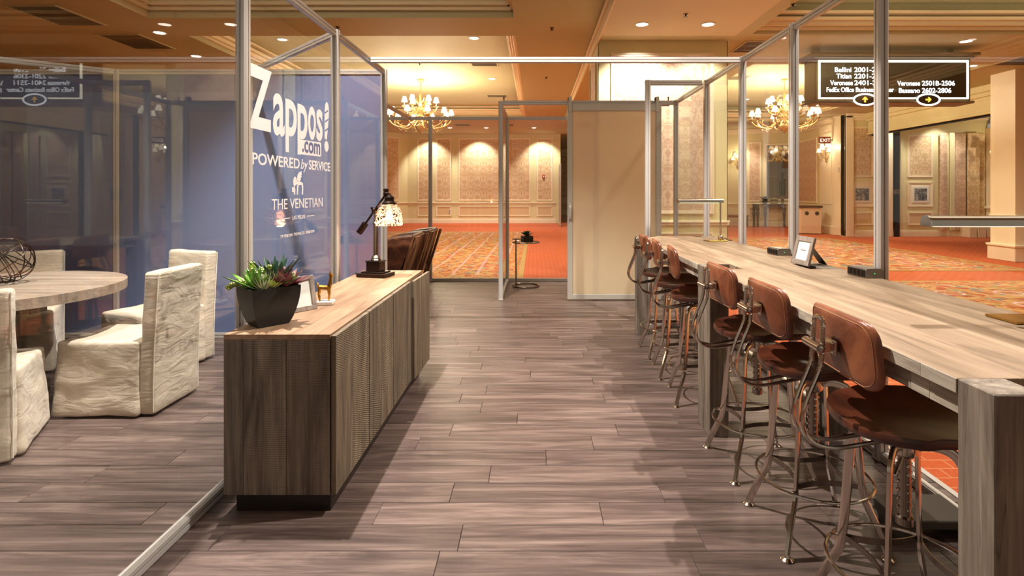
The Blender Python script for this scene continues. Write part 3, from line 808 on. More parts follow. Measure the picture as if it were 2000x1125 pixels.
brace('overhead_rail', 'short rail above the brown armchairs, running back to the rear glass wall', (-1.9, 5.24, TOP), (-1.9, 8.5, TOP))
right = seg_partition('glass_partition', 'long clear glass wall behind the bar counter', [(XR, .95), (XR, 1.90), (XR, 2.84), (XR, 3.80), (XR, 4.74), (XR, 5.73), (XR, 6.98)], group=None)
# stub pane beside the sliding door
stub = seg_partition('glass_screen', 'narrow clear glass screen at the far end of the bar, before the sliding door', [(1.146, 5.73), (1.72, 5.73)], posts=[0])
# rear wall
rear = seg_partition('glass_partition', 'rear glass wall of the booth facing the panelled hall wall', [(-3.0, 8.5), (-1.58, 8.5), (-.42, 8.5), (.72, 8.5), (1.745, 8.5)])
entry = seg_partition('glass_screen', 'glass screen seen edge-on beside the doorway with the little round table', [(-.43, 7.06), (-.42, 8.47)], posts=[0])
fixed = seg_partition('glass_partition', 'fixed glass wall behind the frosted sliding door', [(.69, 7.12), (1.72, 7.12)], posts=[0])
hr = BM().box(0, 2.14, -.014, .014, -.055, 0, .003).box(0, 2.14, -.02, .02, -.05, -.03).box(0, 2.14, -.02, .02, -.025, -.005)
header = tag(obj('door_header', hr, M['alu'], None, False, loc=(-.41, 7.06, TOP + .01)), 'aluminium track rail above the frosted sliding door', 'rail')
for sx in (.02, 2.08): obj('track_bolt', BM().tube([(sx, 0, 0), (sx, 0, .035)], .008, 8).ball((sx, 0, .04), .012, 1), M['bronze'], header)
door = thing('sliding_door', 'frosted glass sliding door in a pale metal frame', 'door', (.40, 6.99, 0))
DW, DH = 1.165, 2.44
fr = BM().box(0, .065, -.018, .018, .02, DH, .003).box(DW - .065, DW, -.018, .018, .02, DH, .003)
obj('stile', BM().box(0, .065, -.018, .018, .02, DH, .003), M['alu_white'], door, False)
obj('stile', BM().box(DW - .065, DW, -.018, .018, .02, DH, .003), M['alu_white'], door, False)
obj('rail', BM().box(.065, DW - .065, -.018, .018, .02, .085, .003), M['alu_white'], door, False)
obj('rail', BM().box(.065, DW - .065, -.018, .018, DH - .085, DH, .003), M['alu_white'], door, False)
obj('frosted_pane', BM().box(.06, DW - .06, -.004, .004, .08, DH - .08), M['frosted'], door, False)
hd = obj('handle', BM().sweep(arc_pts([(.033, -.018, 1.0), (.033, -.05, 1.03), (.033, -.055, 1.1), (.033, -.05, 1.17), (.033, -.018, 1.2)], 5), [(-.014, -.006), (.014, -.006), (.014, .006), (-.014, .006)]), M['alu_white'], door)
obj('backplate', BM().box(.012, .054, -.022, -.018, .98, 1.22, .003), M['alu'], hd, False)
for sx in (.033, DW - .05):
    h = obj('hanger', BM().box(sx - .02, sx + .02, -.03, -.02, DH - .1, DH + .09, .004), M['alu_white'], door, False)
    obj('wheel', BM().lathe([(.026, -.045), (.028, -.04), (.028, -.034), (.026, -.03)], 16, Matrix.Translation((sx, 0, DH + .07)) @ Matrix.Rotation(-PI / 2, 4, 'X') @ Matrix.Translation((0, 0, .075 - .0))), M['bronze'], h)
# ================================================================== OBJECTS
# ------------------------------------------------------------------ bar tables
def bar_table(lab, y0, y1, zt=.926):
    xa, xb_ = .96, 1.70; Lt = y1 - y0
    t = thing('bar_table', lab, 'counter table', (xa, y0, 0), 0, 'bar height tables set end to end')
    W = xb_ - xa; T = .034; lg = .106
    # top boards (grain along the table) between the legs' end grain
    nb = 4; bw = (W) / nb
    for k in range(nb):
        a = k * bw; b_ = a + bw - .0012
        ya, yb_ = (lg + .001, Lt - lg - .001) if k in (0, nb - 1) else (.001, Lt - .001)
        obj('top_board', BM().box(a + .001, b_, ya, yb_, zt - T * .9, zt, .0015), M['oak_top'], t, False)
    leg = BM().box(0, lg, 0, lg, 0, zt + .0008, .003).mesh('leg', M['oak_grey'], False)
    for (x, y) in ((0, 0), (W - lg, 0), (0, Lt - lg), (W - lg, Lt - lg)):
        obj('leg', leg, None, t, loc=(x, y, 0))
    # end-to-end blocks along both long edges of the slab and apron
    r = random.Random(int(y0 * 10))
    for (z0, z1, inset, inset2) in ((zt - T, zt - .0006, -.001, W - .003), (zt - .09, zt - T - .001, .022, W - .05)):
        for side_ in (0, 1):
            y = lg + .001; first = True
            while y < Lt - lg - .002:
                w_ = r.choice((.045, .07, .09, .12, .16)); e = min(y + w_, Lt - lg - .002)
                if Lt - lg - e < .03: e = Lt - lg - .002
                p = r.uniform(-.0012, .0012)
                xx = inset - p if side_ == 0 else inset2
                th = .004 if z1 > zt - .01 else .028
                obj('edge_block', BM().box(xx, xx + th, y, e - .001, z0, z1, .0008), M['oak_block'], t, False)
                y = e
    for ya in (0.02, Lt - .05): obj('end_apron', BM().box(lg, W - lg, ya, ya + .028, zt - .09, zt - T - .001, .001), M['oak_block'], t, False)
    return t
bar_table('weathered wooden bar table nearest the camera, its thick leg at the right edge', 1.175, 3.205)
bar_table('far weathered wooden bar table, ending at the narrow glass screen', 3.213, 5.42)

# ------------------------------------------------------------------ bar stools
def make_stool():
    t = thing('bar_stool', 'x', 'bar stool', group='brown leather bar stools along the counter')
    # seat outline: rounded rear (-x), squarer front with pointed corners
    def outline(s=1.0):
        pts = []
        n = 40
        for k in range(n):
            a = 2 * PI * k / n; c, d = math.cos(a), math.sin(a)
            e = 2.3 if c < 0 else 6.5
            rx = .20 if c < 0 else .195; ry = .215
            r = (abs(c) ** e + abs(d) ** e) ** (-1 / e)
            pts.append((c * r * rx * s, d * r * ry * s))
        return pts
    bm = BM(); rings = []
    def dish(x, y, z):
        return z - .010 * max(0, 1 - (x * x + y * y) / .04) + .018 * (abs(y) / .215) ** 2 * (1 if x > -.05 else .6)
    for (s, z) in ((.02, .648), (.9, .648), (.985, .650), (1.0, .656), (1.0, .672), (.985, .678), (.7, .680), (.35, .680), (.02, .680)):
        rings.append([bm.b.verts.new((p[0], p[1], dish(p[0], p[1], z))) for p in outline(s)])
    for i in range(len(rings) - 1):
        for k in range(40): bm.b.faces.new((rings[i][k], rings[i][(k + 1) % 40], rings[i + 1][(k + 1) % 40], rings[i + 1][k]))
    bm.b.faces.new(rings[0]); bm.b.faces.new(rings[-1])
    st = obj('seat', bm, M['leather_seat'], t, ang=60)
    # backrest
    w_, h_, th = .368, .195, .022
    def bp(u, v, off):
        y = (u - .5) * w_; z = (v - .5) * h_
        # rounded rectangle clamp
        return y, z
    bm = BM(); nU = 28; outl = []
    rc = .055
    for cx, cz, a0 in ((w_ / 2 - rc, h_ / 2 - rc, 0), (-w_ / 2 + rc, h_ / 2 - rc, PI / 2), (-w_ / 2 + rc, -h_ / 2 + rc, PI), (w_ / 2 - rc, -h_ / 2 + rc, 1.5 * PI)):
        for k in range(7):
            a = a0 + k * PI / 12; outl.append((cx + rc * math.cos(a), cz + rc * math.sin(a)))
    def place(y, z, d):
        # curved about the sitter: ends come forward (+x), leaned back a little
        R = .60; ang = y / R
        x = R - (R - d) * math.cos(ang) if False else (R * (1 - math.cos(ang)))
        return (-.200 + x - d + -.10 * z, R * math.sin(ang) * 1.02, .892 + z)
    rings = []
    for (s, d) in ((.0, 0), (.4, 0), (.75, 0), (.95, .001), (1.0, .006), (1.0, th - .006), (.96, th), (.75, th + .002), (.4, th + .003), (0, th + .003)):
        rg = []
        for (y, z) in outl:
            k = max(s, .01)
            rg.append(bm.b.verts.new(place(y * k, z * k, d - th / 2)))
        rings.append(rg)
    for i in range(len(rings) - 1):
        m = len(outl)
        for k in range(m): bm.b.faces.new((rings[i][k], rings[i][(k + 1) % m], rings[i + 1][(k + 1) % m], rings[i + 1][k]))
    bm.b.faces.new(rings[0]); bm.b.faces.new(rings[-1])
    bk = obj('backrest', bm, M['leather'], t, ang=50)
    st_pts = []
    for (y, z) in outl: st_pts.append(place(y * .93, z * .9, th / 2 + .0015))
    obj('stitching', BM().tube(st_pts, .0011, 5, True), M['stitch'], bk)
    # twin back bars joined by a loop at the top
    path = [(-.255, .955), (-.258, .90), (-.262, .84), (-.275, .80), (-.300, .74), (-.318, .68), (-.312, .635), (-.278, .60), (-.22, .588), (-.14, .600), (-.05, .618)]
    hs = .030
    up = [Vector((x, 0, z)) for x, z in path]
    p1 = arc_pts([(x, -hs, z) for x, z in reversed(path)], 5)
    p2 = arc_pts([(x, hs, z) for x, z in path], 5)
    loop = p1[:-1] + [Vector((-.255, -hs, .957)), Vector((-.255, -hs + .008, .968)), Vector((-.255, -hs + .018, .972)), Vector((-.255, hs - .018, .972)), Vector((-.255, hs - .008, .968)), Vector((-.255, hs, .957))] + p2[1:]
    obj('back_bar', BM().tube(loop, .0068, 8, up=(0, 1, 0)), M['nickel'], t)
    thr = BM()
    for s in (-hs, hs):
        for k in range(26):
            z = .815 + k * .0055
            if .872 < z < .902: continue
            x = -.262 + (z - .84) * .05 if z > .83 else -.264 - (.83 - z) * .3
            thr.lathe([(.0068, -.0012), (.0086, 0), (.0068, .0012)], 8, Matrix.Translation((x, s, z)))
    obj('thread', thr, M['chrome'], t)['kind'] = 'stuff'
    cl = BM().tube([(-.272, -.05, .888), (-.272, .05, .888)], .0135, 12, up=(0, 0, 1))
    cl.box(-.262, -.222, -.024, .024, .872, .900, .003).box(-.226, -.218, -.04, .04, .865, .907, .002)
    clamp = obj('back_clamp', cl, M['nickel'], t)
    obj('bolt', BM().ball((-.272, -.052, .888), .011, 1).ball((-.272, .052, .888), .011, 1), M['nickel_dark'], clamp)
    # hub, screw
    obj('seat_plate', BM().lathe([(.02, .618), (.085, .622), (.088, .630), (.06, .640), (.05, .647)], 20), M['nickel_dark'], t)
    hub = obj('hub', BM().lathe([(.024, .555), (.036, .565), (.040, .585), (.036, .612), (.02, .618)], 18), M['nickel'], t)
    obj('screw_tube', BM().lathe([(.016, .345), (.024, .35), (.024, .372), (.018, .378), (.018, .556)], 16), M['nickel_dark'], t)
    rv = BM()
    for k in range(7):
        for a in (0, PI / 2, PI, 1.5 * PI): rv.ball((.0195 * math.cos(a), .0195 * math.sin(a), .375 + k * .026), .006, 1)
    obj('thread', rv, M['chrome'], t)['kind'] = 'stuff'
    obj('height_lever', BM().tube([(-.02, -.02, .56), (-.06, -.05, .52)], .006, 8), M['chrome'], t)
    obj('height_lever', BM().tube([(.02, .02, .56), (.05, .06, .53)], .006, 8), M['chrome'], t)
    # legs: flat bars
    ctrl = [(.030, .592), (.075, .606), (.118, .600), (.143, .572), (.150, .53), (.158, .42), (.168, .30), (.180, .205), (.196, .165), (.232, .09), (.262, .018)]
    prof = arc_pts([(r, 0, z) for r, z in ctrl], 4)
    legm = BM().sweep(prof, [(-.0135, -.0045), (-.011, -.006), (.011, -.006), (.0135, -.0045), (.0135, .0045), (.011, .006), (-.011, .006), (-.0135, .0045)], up=(0, 1, 0)).mesh('leg', M['nickel'], True)
    ft = BM().lathe([(.023, .0005), (.024, .004), (.019, .008), (.012, .012), (.008, .022), (.0075, .026)], 14).mesh('foot', M['nickel'], True)
    for k in range(4):
        a = PI / 4 + k * PI / 2
        lg = obj('leg', legm, None, t, rz=a)
        obj('foot', ft, None, lg, loc=(.262, 0, 0))
    obj('foot_ring', BM().tube(circle(.212, 40, .222), .0058, 8, True), M['nickel'], t)
    for k in range(4):
        a = PI / 4 + k * PI / 2; c, s = math.cos(a), math.sin(a)
        obj('ring_bracket', BM().bar([(c * .178, s * .178, .222), (c * .21, s * .21, .222)], .006, .016), M['nickel'], t)
    for k in range(4):
        a0 = PI / 4 + k * PI / 2; am = a0 + PI / 4
        A = Vector((math.cos(a0), math.sin(a0))) * .174; B = Vector((math.cos(a0 + PI / 2), math.sin(a0 + PI / 2))) * .174
        mid = Vector((math.cos(am), math.sin(am))) * .062
        pts = []
        for j in range(11):
            q = j / 10; p = A * (1 - q) ** 2 + mid * 2 * q * (1 - q) * .6 + B * q ** 2 + mid * (2 * q * (1 - q)) * .4
            pts.append((p.x, p.y, .235))
        obj('brace_band', BM().bar(pts, .004, .020), M['nickel_dark'], t)
    return t
st = make_stool()
stools = [(1.115, 1.70, -.03, 'brown leather bar stool nearest the camera, largest of the row'),
          (1.11, 2.25, .0, 'second bar stool from the camera, its back overlapping the counter edge'),
          (1.105, 2.80, .04, 'third bar stool, standing just before the double middle legs of the counter'),
          (1.095, 3.70, -.12, 'fourth bar stool, its seat half hidden behind the middle counter legs'),
          (1.10, 4.22, -.08, 'fifth bar stool, between the fourth and the last one'),
          (1.105, 4.74, .02, 'farthest bar stool, at the end of the counter by the frosted door')]
for i, (x, y, rz, lab) in enumerate(stools):
    s = st if i == 0 else dup(st)
    s.location = (x, y, 0); s.rotation_euler = (0, 0, rz); s['label'] = lab

# ------------------------------------------------------------------ things on the bar
ZT = .927
def bar_lamp(lab, x, y, rz, L=.38, H=.345):
    t = thing('desk_lamp', lab, 'desk lamp', (x, y, ZT), rz, 'chrome reading lamps on the counter')
    obj('base', BM().box(-.13, .035, -.065, .065, .0, .008, .003), M['gold'], t, False)
    obj('swivel', BM().ball((0, 0, .028), .022, 2), M['chrome'], t)
    obj('stem', BM().tube([(0, 0, .02), (0, 0, H)], .0065, 10), M['chrome'], t)
    # half-round head pointing to -x
    prof = [(.022 * math.cos(a), .020 * math.sin(a) + .0) for a in [k * PI / 8 for k in range(9)]]
    prof = prof + [(-.022, -.014), (.022, -.014)]
    obj('head', BM().sweep([(.02, 0, H), (-L, 0, H)], prof), M['nickel'], t)
    obj('end_cap', BM().sweep([(-L, 0, H), (-L - .006, 0, H)], [(a * 1.12, b * 1.12) for a, b in prof]), M['chrome'], t)
    obj('light_strip', BM().box(-L + .02, -.02, -.012, .012, H - .0165, H - .0145), M['sconce_glow'], t, False)
    obj('cord', BM().tube(arc_pts([(.03, .03, .004), (.06, .05, .02), (.09, .04, .004), (.1, -.01, .003)], 6), .003, 6), M['black'], t)
bar_lamp('far chrome desk lamp with a long horizontal head, on the bar counter', 1.60, 4.86, .12)
bar_lamp('near chrome desk lamp reaching in from the right edge above the counter', 1.665, 1.86, .0, .37, .325)
def hub(lab, x, y, rz):
    t = thing('power_hub', lab, 'power outlet', (x, y, ZT), rz, 'desktop power hubs on the counter')
    obj('body', BM().prism([(-.045, 0), (.045, 0), (.045, .034), (.036, .046), (-.036, .046), (-.045, .034)], -.075, .075, Matrix.Rotation(PI / 2, 4, 'X') @ Matrix.Identity(4)), M['silver_body'], t, False)
    obj('socket_face', BM().box(-.050, -.0445, -.072, .072, .004, .040, .002), M['black'], t, False)
    for k in range(4):
        so = obj('socket', BM().box(-.0525, -.050, -.062 + k * .033, -.036 + k * .033, .008, .036, .002), M['bronze'], t, False)
        obj('slot', BM().box(-.0530, -.0524, -.055 + k * .033, -.052 + k * .033, .014, .03).box(-.0530, -.0524, -.046 + k * .033, -.043 + k * .033, .014, .03), M['dark_slot'], so, False)
    obj('indicator', BM().ball((.0, -.0755, .022), .0022, 1), M['led_green'], t)
hub('smaller-looking black and silver power hub behind the picture frame on the counter', 1.655, 3.82, .04)
hub('black and silver power hub in front of the tall post, nearer than the picture frame', 1.665, 2.84, .03)
def picture_frame(lab, loc, rz, w_, h_, tilt, grp=None, fw=.03):
    t = thing('picture_frame', lab, 'picture frame', loc, rz, grp)
    Rm = Matrix.Rotation(-tilt, 4, 'X')
    obj('frame', BM().box(-w_ / 2, w_ / 2, 0, .016, 0, fw, .002, Rm).box(-w_ / 2, w_ / 2, 0, .016, h_ - fw, h_, .002, Rm).box(-w_ / 2, -w_ / 2 + fw, 0, .016, fw, h_ - fw, .002, Rm).box(w_ / 2 - fw, w_ / 2, 0, .016, fw, h_ - fw, .002, Rm), M['frame_wood'], t, False)
    p = obj('print', BM().box(-w_ / 2 + fw - .002, w_ / 2 - fw + .002, .007, .011, fw - .002, h_ - fw + .002, 0, Rm), M['paper'], t, False)
    k = h_ * .82
    yb_ = math.sin(tilt) * k + .012; zb = math.cos(tilt) * k
    ye = yb_ + zb * .75
    obj('easel_leg', BM().prism([(-w_ * .22, 0), (w_ * .22, 0), (w_ * .12, 1), (-w_ * .12, 1)], 0, .004, Matrix(((1, 0, 0, 0), (0, yb_ - ye, 0, ye), (0, zb, 1, .001), (0, 0, 0, 1)))), M['black'], t, False)
    return t, Rm
pf, Rm = picture_frame('grey wooden picture frame with a pale card, propped on the bar counter', (1.54, 3.29, ZT), -1.52, .19, .168, .24)
text('sample print', .011, M['frame_wood'], pf, tuple(Rm @ Vector((-.028, .0062, .085))), (PI / 2 - .24, 0, 0), extr=.0004)

# ------------------------------------------------------------------ sideboard
CX0, CX1, CY0, CY1, CZ0, CZ1 = -1.30, -.855, 2.35, 4.27, .085, .756
cab = thing('sideboard', 'long low weathered wooden sideboard carrying the lamp and the planter', 'sideboard', (CX0, CY0, 0))
W_, L_ = CX1 - CX0, CY1 - CY0
obj('carcass', BM().box(.004, W_ - .004, .02, L_ - .02, CZ0 + .002, CZ1 - .022), M['carcass'], cab, False)
obj('plinth', BM().box(.035, W_ - .01, .035, L_ - .05, 0, CZ0, .002), M['plinth'], cab, False)
nb = 3
for k in range(nb):
    obj('top_board', BM().box(k * W_ / nb, (k + 1) * W_ / nb - .0008, 0.0, L_, CZ1 - .022, CZ1, .0012), M['cab_top'], cab, False)
seams = [0, .082, .262, .445]
for k in range(3):
    obj('end_board', BM().box(seams[k] + .0006, seams[k + 1] - .0012, 0.0, .019, CZ0, CZ1 - .0225, .0012), M['cab_front'], cab, False)
for k in range(3):
    obj('end_board', BM().box(seams[k] + .0006, seams[k + 1] - .0012, L_ - .019, L_, CZ0, CZ1 - .0225, .0012), M['cab_front'], cab, False)
nd = 4; dw = L_ / nd
for k in range(nd):
    d = thing('door', None, None); d.parent = cab; d.location = (W_ + .004, k * dw, 0)
    if k == 3: d.rotation_euler = (0, 0, -.03); d.location = (W_ + .022, k * dw + .002, 0)
    for j, (a, b_) in enumerate(((.001, dw * .45), (dw * .45, dw - .009))):
        obj('door_board', BM().box(0, .021, a, b_ - .0005, CZ0 + .001, CZ1 - .006, .0012), M['cab_door'], d, False)

# table lamp
lt = thing('table_lamp', 'bronze swing-arm table lamp with a seeded glass shade, lit', 'lamp', (-1.12, 3.96, .757), -.25)
obj('base', BM().box(-.11, .11, -.075, .075, 0, .028, .004).box(-.085, .085, -.056, .056, .028, .038, .003), M['bronze'], lt, False)
obj('pedestal', BM().box(-.052, .052, -.042, .042, .038, .105, .003).box(-.058, .058, -.047, .047, .105, .112, .002), M['bronze'], lt, False)
obj('column', BM().lathe([(.034, .112), (.036, .118), (.028, .126), (.03, .135), (.024, .142), (.018, .15), (.018, .36), (.022, .366), (.023, .375), (.014, .385), (.017, .40), (.012, .41), (.016, .43), (.010, .44), (.010, .455)], 16), M['nickel_dark'], lt)
obj('clear_column', BM().lathe([(.0195, .152), (.0195, .358)], 16), M['glass'], lt)
A = Vector((-.10, 0, .345)); B = Vector((.08, 0, .58))
arm = obj('arm', BM().tube([A, B], .0075, 10), M['bronze'], lt)
obj('counterweight', BM().tube([A - (B - A).normalized() * .05, A + (B - A).normalized() * .03], .023, 14), M['bronze'], arm)
obj('pivot', BM().ball((-.012, 0, .462), .02, 2).ball((-.03, 0, .478), .012, 1).ball((.01, 0, .478), .012, 1), M['bronze'], arm)
obj('finial', BM().ball(tuple(B), .02, 2).lathe([(.012, .59), (.018, .6), (.02, .612), (.012, .618)], 12, Matrix.Translation((.08, 0, 0))), M['bronze'], arm)
sx = .105
obj('shade_cap', BM().lathe([(.05, .508), (.052, .516), (.034, .53), (.033, .55), (.036, .556), (.014, .572), (.01, .585)], 18, Matrix.Translation((sx, 0, 0))), M['bronze'], lt)
prof = [(.093, .360), (.091, .40), (.087, .44), (.074, .475), (.05, .508)]
bm = BM(); rings = []
for (r, z) in prof + [(.047, .505), (.071, .472), (.084, .438), (.088, .40), (.090, .360)]:
    rings.append([bm.b.verts.new((sx + r * math.cos(2 * PI * k / 28), r * math.sin(2 * PI * k / 28), z)) for k in range(28)])
for i in range(len(rings)):
    if i == 4: continue
    R0, R1 = rings[i], rings[(i + 1) % len(rings)]
    for k in range(28): bm.b.faces.new((R0[k], R0[(k + 1) % 28], R1[(k + 1) % 28], R1[k]))
obj('lamp_shade', bm, M['seeded'], lt)
obj('bulb', BM().ball((sx, 0, .43), .024, 2, (1, 1, 1.5)), M['bulb'], lt)
obj('cord', BM().tube(arc_pts([(-.1, .02, .006), (-.15, .03, .012), (-.19, .05, .003), (-.23, .12, .003)], 6), .003, 6), M['black'], lt)
lp = point((-1.12 + sx * math.cos(.25), 3.96 - sx * math.sin(.25), .757 + .38), 9, (1, .78, .52), .03)

# planter with succulents
pr = random.Random(11)
pl = thing('succulent_planter', 'black tapered planter full of mixed succulents, on the sideboard corner', 'potted plant', (-1.195, 2.53, .757), math.radians(50))
hx, hy = .108, .08
def loopz(s, z, bm, ins=0):
    c = .004
    return [bm.b.verts.new(p) for p in ((-hx * s + ins, -hy * s + ins, z), (hx * s - ins, -hy * s + ins, z), (hx * s - ins, hy * s - ins, z), (-hx * s + ins, hy * s - ins, z))]
bm = BM(); RR = []
for k in range(11):
    q = k / 10; RR.append(loopz(.62 + .38 * math.sin(q * PI / 2 * 1.0) ** .8 if q > 0 else .62, .172 * q, bm))
RR.append(loopz(1.0, .172, bm, .006)); RR.append(loopz(.97, .14, bm, .006))
for i in range(len(RR) - 1):
    for k in range(4): bm.b.faces.new((RR[i][k], RR[i][(k + 1) % 4], RR[i + 1][(k + 1) % 4], RR[i + 1][k]))
bm.b.faces.new(RR[0]); bm.b.faces.new(RR[-1])
obj('pot', bm, M['black_pot'], pl, True, 25)
obj('soil', BM().box(-hx + .008, hx - .008, -hy + .008, hy - .008, .14, .158), M['soil'], pl, False)
def leaf_mesh(L, wd, th, mat, curve=.3, tip=1.0):
    """a leaf along +X from the origin, bending up/down"""
    bm = BM(); n = 6; rings = []
    for i in range(n + 1):
        q = i / n; wv = wd * (math.sin(PI * min(1, (q * .8 + .2)) ** tip) ** .8 if q < 1 else .02) + .0003
        x = L * q; z = curve * L * q * q
        t = th * (1 - q * .8)
        rings.append([bm.b.verts.new(p) for p in ((x, -wv, z + wv * .35), (x, 0, z - t), (x, wv, z + wv * .35), (x, 0, z + t * .2))])
    for i in range(n):
        for k in range(4): bm.b.faces.new((rings[i][k], rings[i][(k + 1) % 4], rings[i + 1][(k + 1) % 4], rings[i + 1][k]))
    bm.b.faces.new(rings[0]); bm.b.faces.new(rings[-1])
    return bm.mesh('leaf', mat, True, 60)
def rosette(parent, name, loc, n, L, wd, th, mat, el0, el1, curve, layers=2, jit=.1, mat2=None):
    p = thing(name, None, None); p.parent = parent; p.location = loc
    a_ = 0
    for j in range(layers):
        q = j / max(1, layers - 1)
        me = leaf_mesh(L * (1 - .3 * q), wd * (1 - .25 * q), th, mat2 if (mat2 and j % 2) else mat, curve)
        for k in range(n - j):
            o = obj('leaf', me, None, p)
            el = el0 + (el1 - el0) * q + pr.uniform(-jit, jit)
            o.rotation_euler = (0, -el, a_ + 2 * PI * k / (n - j) + pr.uniform(-jit, jit))
        a_ += 1.1
    return p
rosette(pl, 'aloe', (.045, .03, .155), 8, .175, .018, .007, M['leaf_aloe'], .8, 1.35, .05, 3, .12)
rosette(pl, 'purple_rosette', (.055, -.035, .17), 10, .115, .020, .005, M['leaf_purple'], .12, 1.0, .25, 3, .12, M['leaf_pink'])
rosette(pl, 'lime_rosette', (-.01, -.055, .172), 14, .045, .009, .004, M['leaf_lime'], .3, 1.2, .3, 3, .1)
rosette(pl, 'green_rosette', (-.06, .01, .165), 9, .14, .017, .005, M['leaf_green'], .35, 1.1, .1, 2, .2)
rosette(pl, 'air_plant', (-.045, -.05, .165), 18, .09, .003, .002, M['leaf_pale'], .2, 1.1, .5, 3, .3)
def beads(name, base_, pts_list, mat, r=.007, step=.011):
    p = thing(name, None, None); p.parent = pl; p.location = base_
    for pts in pts_list:
        P = arc_pts(pts, 6); bm = BM()
        bm.tube(P, .0025, 5)
        for i, q in enumerate(P):
            for k in range(4):
                a = k * PI / 2 + i * .7
                bm.ball((q.x + .007 * math.cos(a), q.y + .003 * math.sin(a * 1.3), q.z + .007 * math.sin(a)), r * pr.uniform(.8, 1.1), 1, (1, 1, 1.15))
        obj('stem', bm, mat, p)
# trailing sedum towards the left (local -x after rotation of 50 deg)
ca, sa = math.cos(math.radians(-50)), math.sin(math.radians(-50))
def W2L(x, y, z): return (x * ca - y * sa, x * sa + y * ca, z)
beads('sedum', (0, 0, .165), [[W2L(-.04, -.02, 0), W2L(-.09, -.035, .03), W2L(-.135, -.04, .02), W2L(-.155, -.05, .008)],
      [W2L(-.03, 0, .0), W2L(-.05, 0, .05), W2L(-.075, 0, .075)], [W2L(-.02, 0, .01), W2L(-.015, 0, .07), W2L(-.0, 0, .09)], [W2L(0, 0, 0), W2L(.0, -.02, .055), W2L(-.03, -.02, .085)],
      [W2L(-.06, .0, .0), W2L(-.09, .01, .035), W2L(-.11, .01, .04)]], M['leaf_sedum'])
beads('upright_sedum', (0, 0, .165), [[W2L(-.07, .02, 0), W2L(-.08, .02, .05), W2L(-.088, .02, .10)]], M['leaf_lime'], .0085)
fs = thing('pencil_cactus', None, None); fs.parent = pl; fs.location = (0, 0, .16)
for k, pts in enumerate([[(.04, .02, .0), (.06, .03, .05), (.07, .045, .085)], [(.05, .0, 0), (.085, -.005, .04), (.1, .005, .075)], [(.06, .0, 0), (.1, .02, .03), (.13, .03, .045)], [(.05, .01, .0), (.08, .03, .03), (.085, .06, .06)], [(.06, -.01, .02), (.11, -.02, .035), (.125, -.01, .06)]]):
    obj('stem', BM().tube(arc_pts([W2L(*p) for p in pts], 5), .0035, 7), M['leaf_green'], fs)

# frame and figurine behind the planter
picture_frame('grey wooden picture frame half hidden behind the black planter', (-1.147, 2.80, .757), math.radians(54), .15, .175, .23, fw=.024)
def W2(o, rz): pass
fg = thing('llama_figurine', 'small golden llama figurine on a white marble slab', 'figurine', (-1.11, 2.98, .757), .12)
obj('marble_base', BM().box(-.044, .044, -.036, .036, 0, .018, .002), M['marble'], fg, False)
def facet(bm, pts, rs, n=6, sq=(1, 1)):
    bm.sweep(pts, [(math.cos(2 * PI * k / n) * sq[0], math.sin(2 * PI * k / n) * sq[1]) for k in range(n)], scale=rs, up=(0, 1, 0))
body = BM()
facet(body, [(-.045, 0, .082), (-.035, 0, .088), (-.005, 0, .086), (.02, 0, .085), (.034, 0, .092)], [.010, .019, .017, .019, .012], 6, (.75, 1))
facet(body, [(.022, 0, .085), (.030, 0, .11), (.034, 0, .14), (.036, 0, .155)], [.016, .013, .010, .009], 6)
facet(body, [(.026, 0, .152), (.036, 0, .156), (.054, 0, .148)], [.009, .011, .004], 6)
facet(body, [(.031, .005, .16), (.030, .006, .176)], [.004, .001], 4); facet(body, [(.031, -.005, .16), (.030, -.006, .176)], [.004, .001], 4)
facet(body, [(-.044, 0, .09), (-.055, 0, .102), (-.05, 0, .112), (-.042, 0, .108)], [.006, .007, .005, .002], 5)
for (x, y) in ((-.036, .009), (-.036, -.009), (.022, .009), (.022, -.009)):
    facet(body, [(x, y, .085), (x + (.004 if x > 0 else -.004), y, .05), (x + .001, y, .0185)], [.0105, .006, .0038], 5)
lm_ = body.mesh('llama', M['gold'], False); lm_.transform(Matrix.Diagonal((.8, .9, 1, 1))); obj('llama', lm_, None, fg)

# ------------------------------------------------------------------ round table and slipcovered chairs
tb = thing('round_table', 'round weathered wooden dining table in the side booth', 'table', (-3.42, 3.5, 0))
nbt = 6
Rt = .72
for k in range(nbt):
    a0 = -Rt + 2 * Rt * k / nbt; a1 = -Rt + 2 * Rt * (k + 1) / nbt - .001
    pts = []
    ys = [a0 + (a1 - a0) * j / 10 for j in range(11)]
    pts = [(math.sqrt(max(0, Rt * Rt - y * y)), y) for y in ys] + [(-math.sqrt(max(0, Rt * Rt - y * y)), y) for y in reversed(ys)]
    if k == 0: pts = pts[1:]
    if k == nbt - 1: pts = [p for p in pts]
    obj('top_board', BM().prism(pts, .70, .76), M['table_wood'], tb, False)
obj('pedestal', BM().box(-.14, .14, -.14, .14, .05, .70, .006).box(-.34, .34, -.06, .06, .60, .70, .004).box(-.06, .06, -.34, .34, .60, .699, .004), M['oak_grey'], tb, False)
obj('base', BM().box(-.40, .40, -.07, .07, 0, .07, .004).box(-.07, .07, -.40, .40, 0, .069, .004), M['oak_grey'], tb, False)
orb = thing('wire_orb', 'round ball of woven dark wire on the dining table', 'ornament', (-3.40, 3.62, .76 + .148))
orr = random.Random(5)
